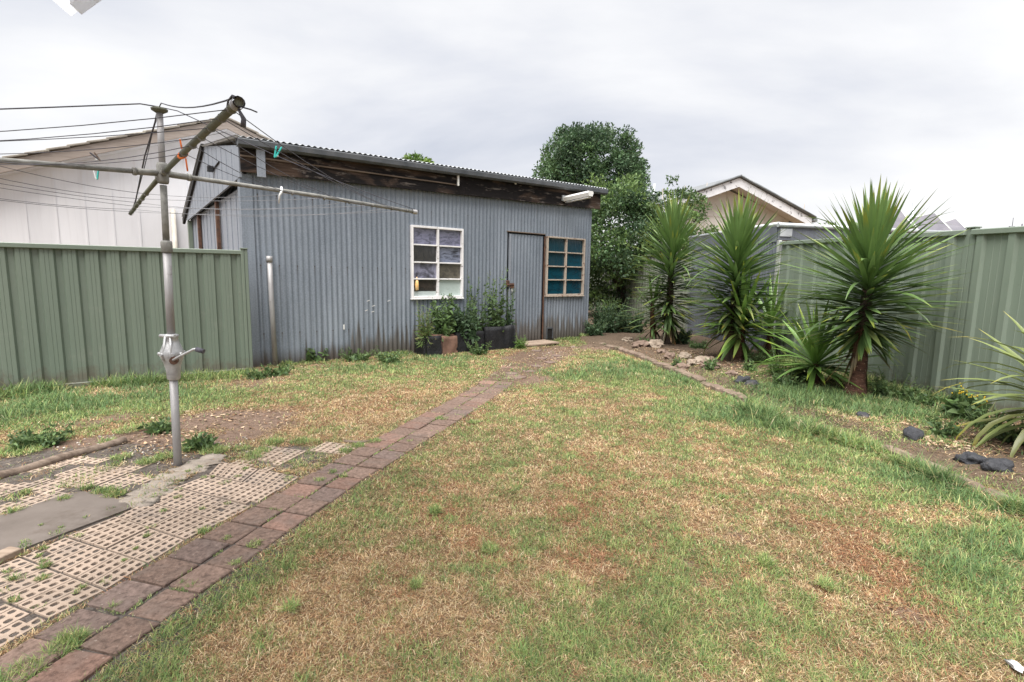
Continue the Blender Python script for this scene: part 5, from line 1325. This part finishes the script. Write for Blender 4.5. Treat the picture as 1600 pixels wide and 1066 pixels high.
# ================================================================== LAWN GRASS
def make_grass():
    rng = np.random.default_rng(1)
    # candidate points by distance from the viewing side of the yard
    N = 1500000
    dmin, dmax = 1.1, 14.
    # density rho(d) ~ d^-1.35 -> pdf(d) ~ d^-0.35
    u = rng.random(N); k = .62
    d = (dmin ** k + u * (dmax ** k - dmin ** k)) ** (1 / k)
    th = rng.uniform(-.92, .92, N)
    x = d * np.sin(th); y = d * np.cos(th)
    g, r, dirt = fields(x, y)
    dp = distline(x, y, PATHS); path = dp < .165 + .02 * rng.random(N)
    fr = np.array(PATHS)
    # exclusion: patio polygons, pad, shed, beyond fences
    pad = inpoly(x, y, [tuple(G(*p)[:2]) for p in [(-160, 866), (0, 808), (90, 779), (122, 771), (146, 770), (166, 776), (205, 791), (150, 818), (30, 863), (-120, 928)]])
    main = inpoly(x, y, [tuple(G(*p)[:2]) for p in [(344, 719), (472, 744), (434, 768), (290, 845), (165, 924), (75, 970), (-20, 1025), (-190, 955), (31, 869), (228, 783)]])
    left = inpoly(x, y, [tuple(G(*p)[:2]) for p in [(-150, 840), (0, 803), (140, 765), (206, 786), (262, 728), (200, 700), (100, 718), (0, 748), (-200, 800)]])
    right_ = inpoly(x, y, [tuple(G(*p)[:2]) for p in [(395, 728), (440, 735), (545, 702), (530, 690), (420, 700)]])
    sx = (x - SL[0]) * U[0] + (y - SL[1]) * U[1]; sy = (x - SL[0]) * Vv[0] + (y - SL[1]) * Vv[1]
    shed = (sy > -.03) & (sx > -.1) & (sx < SW + .05)
    fn = np.array([-FDIR[1], FDIR[0]]); fd = (x - FL0[0]) * fn[0] + (y - FL0[1]) * fn[1]
    behind = (fd > -.02) & (sx < .1)
    rbx = RB0[0] + RDIR[0] / RDIR[1] * (y - RB0[1]); behind |= (x > rbx - .03)
    bed = inpoly(x, y, BEDPOLY)
    dens = 1 - np.clip(dirt * 1.7, 0, .97)
    bedg = blobs(x, y, [(1060, 562, .35, .35), (1125, 588, .3, .5), (1500, 700, .25, .35), (1380, 655, .5, 1.3), (1440, 655, .35, 1.), (1180, 600, .35, .6), (1250, 640, .6, 1.3), (1340, 650, .5, 1.2), (1400, 670, .3, .9), (1330, 640, .45, 1.), (1400, 650, .4, .9), (1280, 615, .4, .9), (1210, 620, .3, .6), (1450, 640, .3, .4), (1370, 670, .3, .8), (1200, 590, .3, .5), (1560, 760, .2, .6), (1180, 600, .3, .7), (1290, 600, .5, .9), (1420, 620, .4, .7), (1480, 660, .25, .5), (1100, 575, .3, .5)])
    dens = np.where(bed, np.clip(bedg * 1.3 - .08, 0, 1), dens)
    tuft = fbm(x, y, 6, 2, 41)
    crack = (fbm(x, y, 9, 2, 51) > .66)
    dens = np.where(left | right_, np.where(tuft > .60, .8, .10), dens)
    near_edge = sstep(.165, .26, dp) * .5 + .5
    onpath = path & (dp > .0)
    # tufts in paver joints
    pi = np.argmin((x[:, None] - fr[None, :, 0]) ** 2 + (y[:, None] - fr[None, :, 1]) ** 2, axis=1) if False else None
    dens = np.where(path, 0, dens * near_edge)
    far_path = path & (y > 5.2); dens = np.where(far_path, .12, dens)
    dens = np.where(main | pad | shed | behind, 0, dens)
    keep = rng.random(N) < dens * np.clip(1.9 * fbm(x, y, 14, 3, 61) - .12, .12, 1)
    keep &= ~((np.hypot(x - POLE[0], y - POLE[1]) < .04))
    # matted dead thatch lying under the blades
    kt = (rng.random(N) < .62 * np.clip(1.25 - dirt * 1.3, .04, 1) * np.clip(1.15 - .95 * g, .12, 1)) & ~(path | main | pad | shed | behind | left | right_) & (~bed | (rng.random(N) < .25)) & (d < 9)
    TX = (x[kt], y[kt], r[kt], d[kt])
    x, y, g, r, d, bed, dirt = x[keep], y[keep], g[keep], r[keep], d[keep], bed[keep], dirt[keep]
    # extra: tufts in joints of pavers and slabs, and long grass clumps
    ex = []
    def tuftpts(px, py, rad, n, long_=1.):
        q = G(px, py); a = rng.uniform(0, 6.28, n); rr = rad * np.sqrt(rng.random(n)); ex.append(np.stack([q[0] + rr * np.cos(a), q[1] + rr * np.sin(a), np.full(n, long_)], 1))
    for (px, py, rd, n, lg) in [(100, 1012, .05, 500, 1.2), (115, 1000, .035, 300, 1.2), (30, 1055, .06, 500, 1.2), (178, 950, .012, 60, 1), (318, 832, .025, 160, 1), (354, 842, .02, 120, .8), (398, 852, .03, 180, .9), (368, 881, .022, 130, .8), (285, 913, .014, 70, .8), (300, 918, .010, 50, .8), (70, 885, .022, 120, .9), (20, 905, .012, 60, .8), (65, 904, .02, 100, .7),
                                (500, 752, .03, 140, .8), (560, 697, .05, 260, 1.1), (585, 690, .05, 220, 1.1), (540, 705, .05, 200, 1.1), (536, 745, .025, 120, .6), (520, 738, .025, 90, .6), (160, 768, .05, 300, 1.1), (180, 773, .05, 300, 1.1), (135, 763, .03, 150, 1.1), (300, 700, .09, 420, 1.5), (335, 705, .09, 420, 1.4), (255, 715, .06, 260, 1.3), (230, 722, .06, 260, 1.3), (190, 715, .06, 200, 1.2),
                                (410, 705, .06, 220, 1.2), (395, 715, .06, 220, 1.1), (430, 692, .06, 220, 1.2), (470, 690, .08, 260, 1.2), (380, 700, .06, 160, 1.1), (60, 690, .16, 900, 1.4), (35, 705, .12, 500, 1.4), (90, 683, .1, 400, 1.3), (240, 665, .1, 350, 1.2), (200, 672, .1, 300, 1.2), (170, 690, .06, 160, 1.2),
                                (100, 780, .03, 120, .9), (40, 770, .03, 120, .9), (20, 800, .03, 120, .9), (680, 800, .03, 300, 1.3), (1195, 880, .03, 300, 1.4), (1290, 915, .03, 200, 1.3), (455, 950, .025, 160, 1.3), (650, 915, .025, 160, 1.3), (765, 858, .04, 300, 1.2), (740, 660, .05, 160, 1.1), (690, 655, .05, 160, .9), (640, 690, .02, 60, .7), (610, 705, .015, 50, .7)]: tuftpts(px, py, rd, n, lg)
    for i in range(46):
        f_ = rng.random(); h_ = rng.random()
        tuftpts(75 + 390 * f_ - 230 * h_ * (1 - .35 * f_), 965 - 222 * f_ - 40 * h_, rng.uniform(.006, .03), int(rng.integers(14, 60)), .55)
    for i in range(60):   # fine growth along paver joints
        j = rng.integers(0, len(PATHS) - 1); t = PATHS[j + 1] - PATHS[j]; t = t / np.linalg.norm(t); nn = np.array([-t[1], t[0]])
        m = 26; s = rng.uniform(-.15, .15); l = rng.uniform(.02, .07)
        if rng.random() < .5: q = PATHS[j] + nn * s + nn * rng.uniform(-l, l, m)[:, None] + t * rng.normal(0, .005, m)[:, None]
        else: q = PATHS[j] + t * (.08 + rng.uniform(-l, l, m))[:, None] + nn * rng.normal(0, .005, m)[:, None]
        ex.append(np.column_stack([q, np.full(m, .45)]))
    def fringe(a, b, n, w, lg):
        a = np.array(a)[:2]; b = np.array(b)[:2]; t = rng.random(n); nn = np.array([(b - a)[1], -(b - a)[0]]); nn /= np.linalg.norm(nn)
        q = a + (b - a) * t[:, None] + nn * (np.abs(rng.normal(0, w, n)) + .02)[:, None]
        k = fbm(q[:, 0], q[:, 1], 3.5, 2, 71) > .42
        ex.append(np.column_stack([q, np.full(n, lg)])[k])
    fringe(FL0 - FDIR * .6, FL1, 9000, .16, 2.4)
    fringe(spt(.3, 0), spt(2.2, 0), 3500, .10, 2.0)
    fringe(spt(5.3, 0), spt(6.2, 0), 1200, .06, 1.8)
    fringe(RB(8.2), RB(3.6), 9000, .28, 2.6)
    fringe(G(1165, 640), G(1400, 706), 4000, .12, 2.4)
    fringe(G(1400, 718), G(1640, 810), 2600, .05, 1.8)
    fringe(G(960, 552), G(1160, 630), 2600, .06, 1.6)
    ex = np.vstack(ex); n0 = len(x); nE = len(ex)
    x = np.concatenate([x, ex[:, 0]]); y = np.concatenate([y, ex[:, 1]]); d = np.hypot(x, y)
    bed = np.concatenate([bed, np.zeros(nE, bool)]); r = np.concatenate([r, np.zeros(nE)]); g = np.concatenate([g, np.full(nE, .86)]); dirt = np.concatenate([dirt, np.zeros(nE)])
    lscale = np.concatenate([np.ones(n0), ex[:, 2]])
    n = len(x)
    # long grass zones
    lg = blobs(x, y, [(1400, 650, .5, 1.), (1320, 640, .5, 1.), (1240, 620, .3, .8), (1150, 650, .5, .9), (1210, 655, .4, .8), (1430, 745, .3, 1.), (1540, 790, .3, 1.), (1500, 880, .2, .9), (1590, 860, .2, .9), (980, 575, .7, 1.0), (1080, 600, .4, .8), (900, 580, .6, .9), (700, 560, .5, 1.1), (560, 572, .5, .8), (800, 575, .3, .9), (100, 625, .6, .9), (250, 612, .6, .9), (20, 640, .5, .8), (1280, 630, .5, 1.3), (1360, 640, .4, 1.2), (1430, 640, .3, 1.)])
    isg = rng.random(n) < np.clip(g * 1.05, .02, .98)
    L = rng.uniform(.016, .042, n) * np.where(isg, 1.0, .85) * (1 + 1.5 * np.clip(lg, 0, 1.3) * rng.uniform(.3, 1., n)) * lscale
    wd = .0017 * np.maximum(1, (d / 1.9)) ** .9 * rng.uniform(.7, 1.35, n)
    L = L * (1 + .012 * d)
    az = rng.uniform(0, 2 * np.pi, n)
    lean = np.where(isg, rng.uniform(.2, 1.2, n), rng.uniform(.6, 1.5, n))
    bend = rng.uniform(.2, 1.1, n)
    gp = np.array([[.17, .255, .075], [.225, .30, .09], [.29, .335, .12], [.14, .225, .085], [.38, .385, .17]])
    gp2 = np.array([[.10, .175, .07], [.125, .20, .075], [.155, .225, .09]])
    sp = np.array([[.60, .435, .24], [.66, .51, .30], [.52, .35, .18], [.37, .23, .115], [.76, .63, .44]])
    rp = np.array([[.37, .17, .085], [.44, .22, .115], [.23, .105, .058], [.54, .33, .19]])
    isr = rng.random(n) < np.clip(r * 1.1, 0, .85)
    darkg = rng.random(n) < np.clip(lg * .7 + .12, 0, .85)
    C = np.where(isg[:, None], np.where(darkg[:, None], gp2[rng.integers(0, 3, n)], gp[rng.integers(0, 5, n)]), np.where(isr[:, None], rp[rng.integers(0, 4, n)], sp[rng.integers(0, 5, n)]))
    C = C * rng.uniform(.75, 1.25, n)[:, None] * (.72 + .56 * fbm(x, y, 16, 2, 91))[:, None]
    L = L * (.6 + .8 * fbm(x, y, 11, 2, 95))
    z0 = gz(x, y) - .003
    onp = np.concatenate([np.zeros(n0, bool), np.ones(nE, bool)]); z0 = np.where(onp, np.maximum(z0, .0), z0)
    dx, dy = np.cos(az), np.sin(az); px_, py_ = -dy, dx
    def at(t):
        a = lean + bend * t
        # integrate roughly
        h = L * t * np.cos(lean + bend * t * .5); rr = L * t * np.sin(lean + bend * t * .5)
        return np.stack([x + dx * rr, y + dy * rr, z0 + np.maximum(h, .004 * t)], 1)
    sd = np.stack([px_, py_, np.zeros(n)], 1)
    A = at(0.); B = at(.55); T = at(1.)
    V = np.stack([A - sd * wd[:, None] * .5, A + sd * wd[:, None] * .5, B + sd * wd[:, None] * .42, B - sd * wd[:, None] * .42, T], 1).reshape(-1, 3)
    b = np.arange(n)[:, None] * 5
    F4 = b + np.array([[0, 1, 2, 3]]); F3 = b + np.array([[3, 2, 4]])
    CC = np.repeat(C, 5, axis=0)
    tip = np.tile(np.array([1, 1, 1, 1, 1.]), n)[:, None]
    o = fastmesh('lawn_grass', V, F3, F4, CC, M['grass'])
    stuff(o, 'patchy backyard lawn of green and dried out straw coloured grass', 'grass')
    print('grass blades', n)
    x, y, r, d = TX; n = len(x)
    az = rng.uniform(0, 6.283, n); L = rng.uniform(.012, .038, n); wd = .0019 * np.maximum(1, d / 1.9) ** .9 * rng.uniform(.6, 1.3, n)
    z0 = gz(x, y) + .001; dx, dy = np.cos(az), np.sin(az); rise = rng.uniform(.0, .45, n) * L; cv = rng.normal(0, .3, n) * L
    A = np.stack([x, y, z0], 1); B = np.stack([x + dx * L * .5 - dy * cv, y + dy * L * .5 + dx * cv, z0 + rise], 1); T = np.stack([x + dx * L, y + dy * L, z0 + rise * rng.uniform(.2, 1.2, n)], 1)
    sd = np.stack([-dy, dx, np.zeros(n)], 1) * wd[:, None] * .5
    V = np.stack([A - sd, A + sd, B + sd, B - sd, T], 1).reshape(-1, 3); b = np.arange(n)[:, None] * 5
    tp = np.array([[.36, .235, .125], [.48, .34, .19], [.25, .145, .078], [.15, .09, .055], [.58, .46, .29], [.24, .21, .09]])
    isr = rng.random(n) < np.clip(r * 1.0 + .1, 0, .85)
    C = np.where(isr[:, None], rp[rng.integers(0, 4, n)] * .85, tp[rng.integers(0, 6, n)]) * rng.uniform(.7, 1.25, n)[:, None]
    o = fastmesh('dead_thatch', V, b + np.array([[3, 2, 4]]), b + np.array([[0, 1, 2, 3]]), np.repeat(C, 5, axis=0), M['grass'])
    stuff(o, 'matted brown dead grass lying under the lawn blades', 'dead grass')
make_grass()
def make_litter():
    rng = np.random.default_rng(6); pts = []
    for (px, py, rd, n) in [(1420, 660, .4, 300), (1380, 640, .3, 200), (1490, 650, .25, 200), (1150, 590, .25, 160), (1180, 600, .2, 100), (1480, 705, .15, 120), (1530, 705, .2, 150), (900, 545, .6, 200), (960, 550, .4, 120), (300, 655, .4, 150), (400, 650, .4, 120), (250, 690, .3, 160), (500, 575, .3, 120), (860, 560, .4, 160), (1130, 575, .3, 160), (1060, 555, .4, 200), (1100, 565, .35, 160), (1210, 600, .3, 140), (990, 545, .4, 120)]:
        g = G(px, py); a = rng.uniform(0, 6.28, n); r = rd * np.sqrt(rng.random(n)); pts.append(np.stack([g[0] + r * np.cos(a), g[1] + r * np.sin(a), np.zeros(n)], 1))
    p = np.vstack(pts); p[:, 2] = gz(p[:, 0], p[:, 1]) + .006; n = len(p)
    pal = np.array([[.36, .25, .16], [.22, .13, .08], [.45, .34, .24], [.12, .08, .055]])
    C = pal[rng.integers(0, 4, n)] * rng.uniform(.7, 1.2, n)[:, None]
    V, F4, F3, CC = leaf_cloud(p, np.zeros((n, 3)), rng.uniform(.02, .055, n), C, rng, .5, .3)
    V[:, 2] = np.repeat(p[:, 2], 6) + (V[:, 2] - np.repeat(p[:, 2], 6)) * .25 + .004
    stuff(fastmesh('leaf_litter', V, F3, F4, CC, M['litter']), 'dry brown leaf litter scattered over the bare soil', 'leaf litter')
    mb = MB()
    for (px, py, rd, n) in [(228, 702, .12, 20), (270, 715, .15, 20), (350, 700, .25, 25), (140, 690, .2, 20), (545, 672, .1, 10), (860, 552, .4, 30)]:
        for k in range(n):
            a = rng.uniform(0, 6.28); r = rd * math.sqrt(rng.random()); g = G(px, py); s = rng.uniform(.004, .011)
            mb.blob((g[0] + r * math.cos(a), g[1] + r * math.sin(a), float(gz(g[0], g[1])) + .004), (s, s * .8, s * .6), k, .4, 1, 0, np.array([.5, .45, .4]) * rng.uniform(.5, 1.2))
    stuff(mb.build('gravel', M['litter']), 'scattered pale gravel bits on the bare soil near the pole', 'gravel')
make_litter()
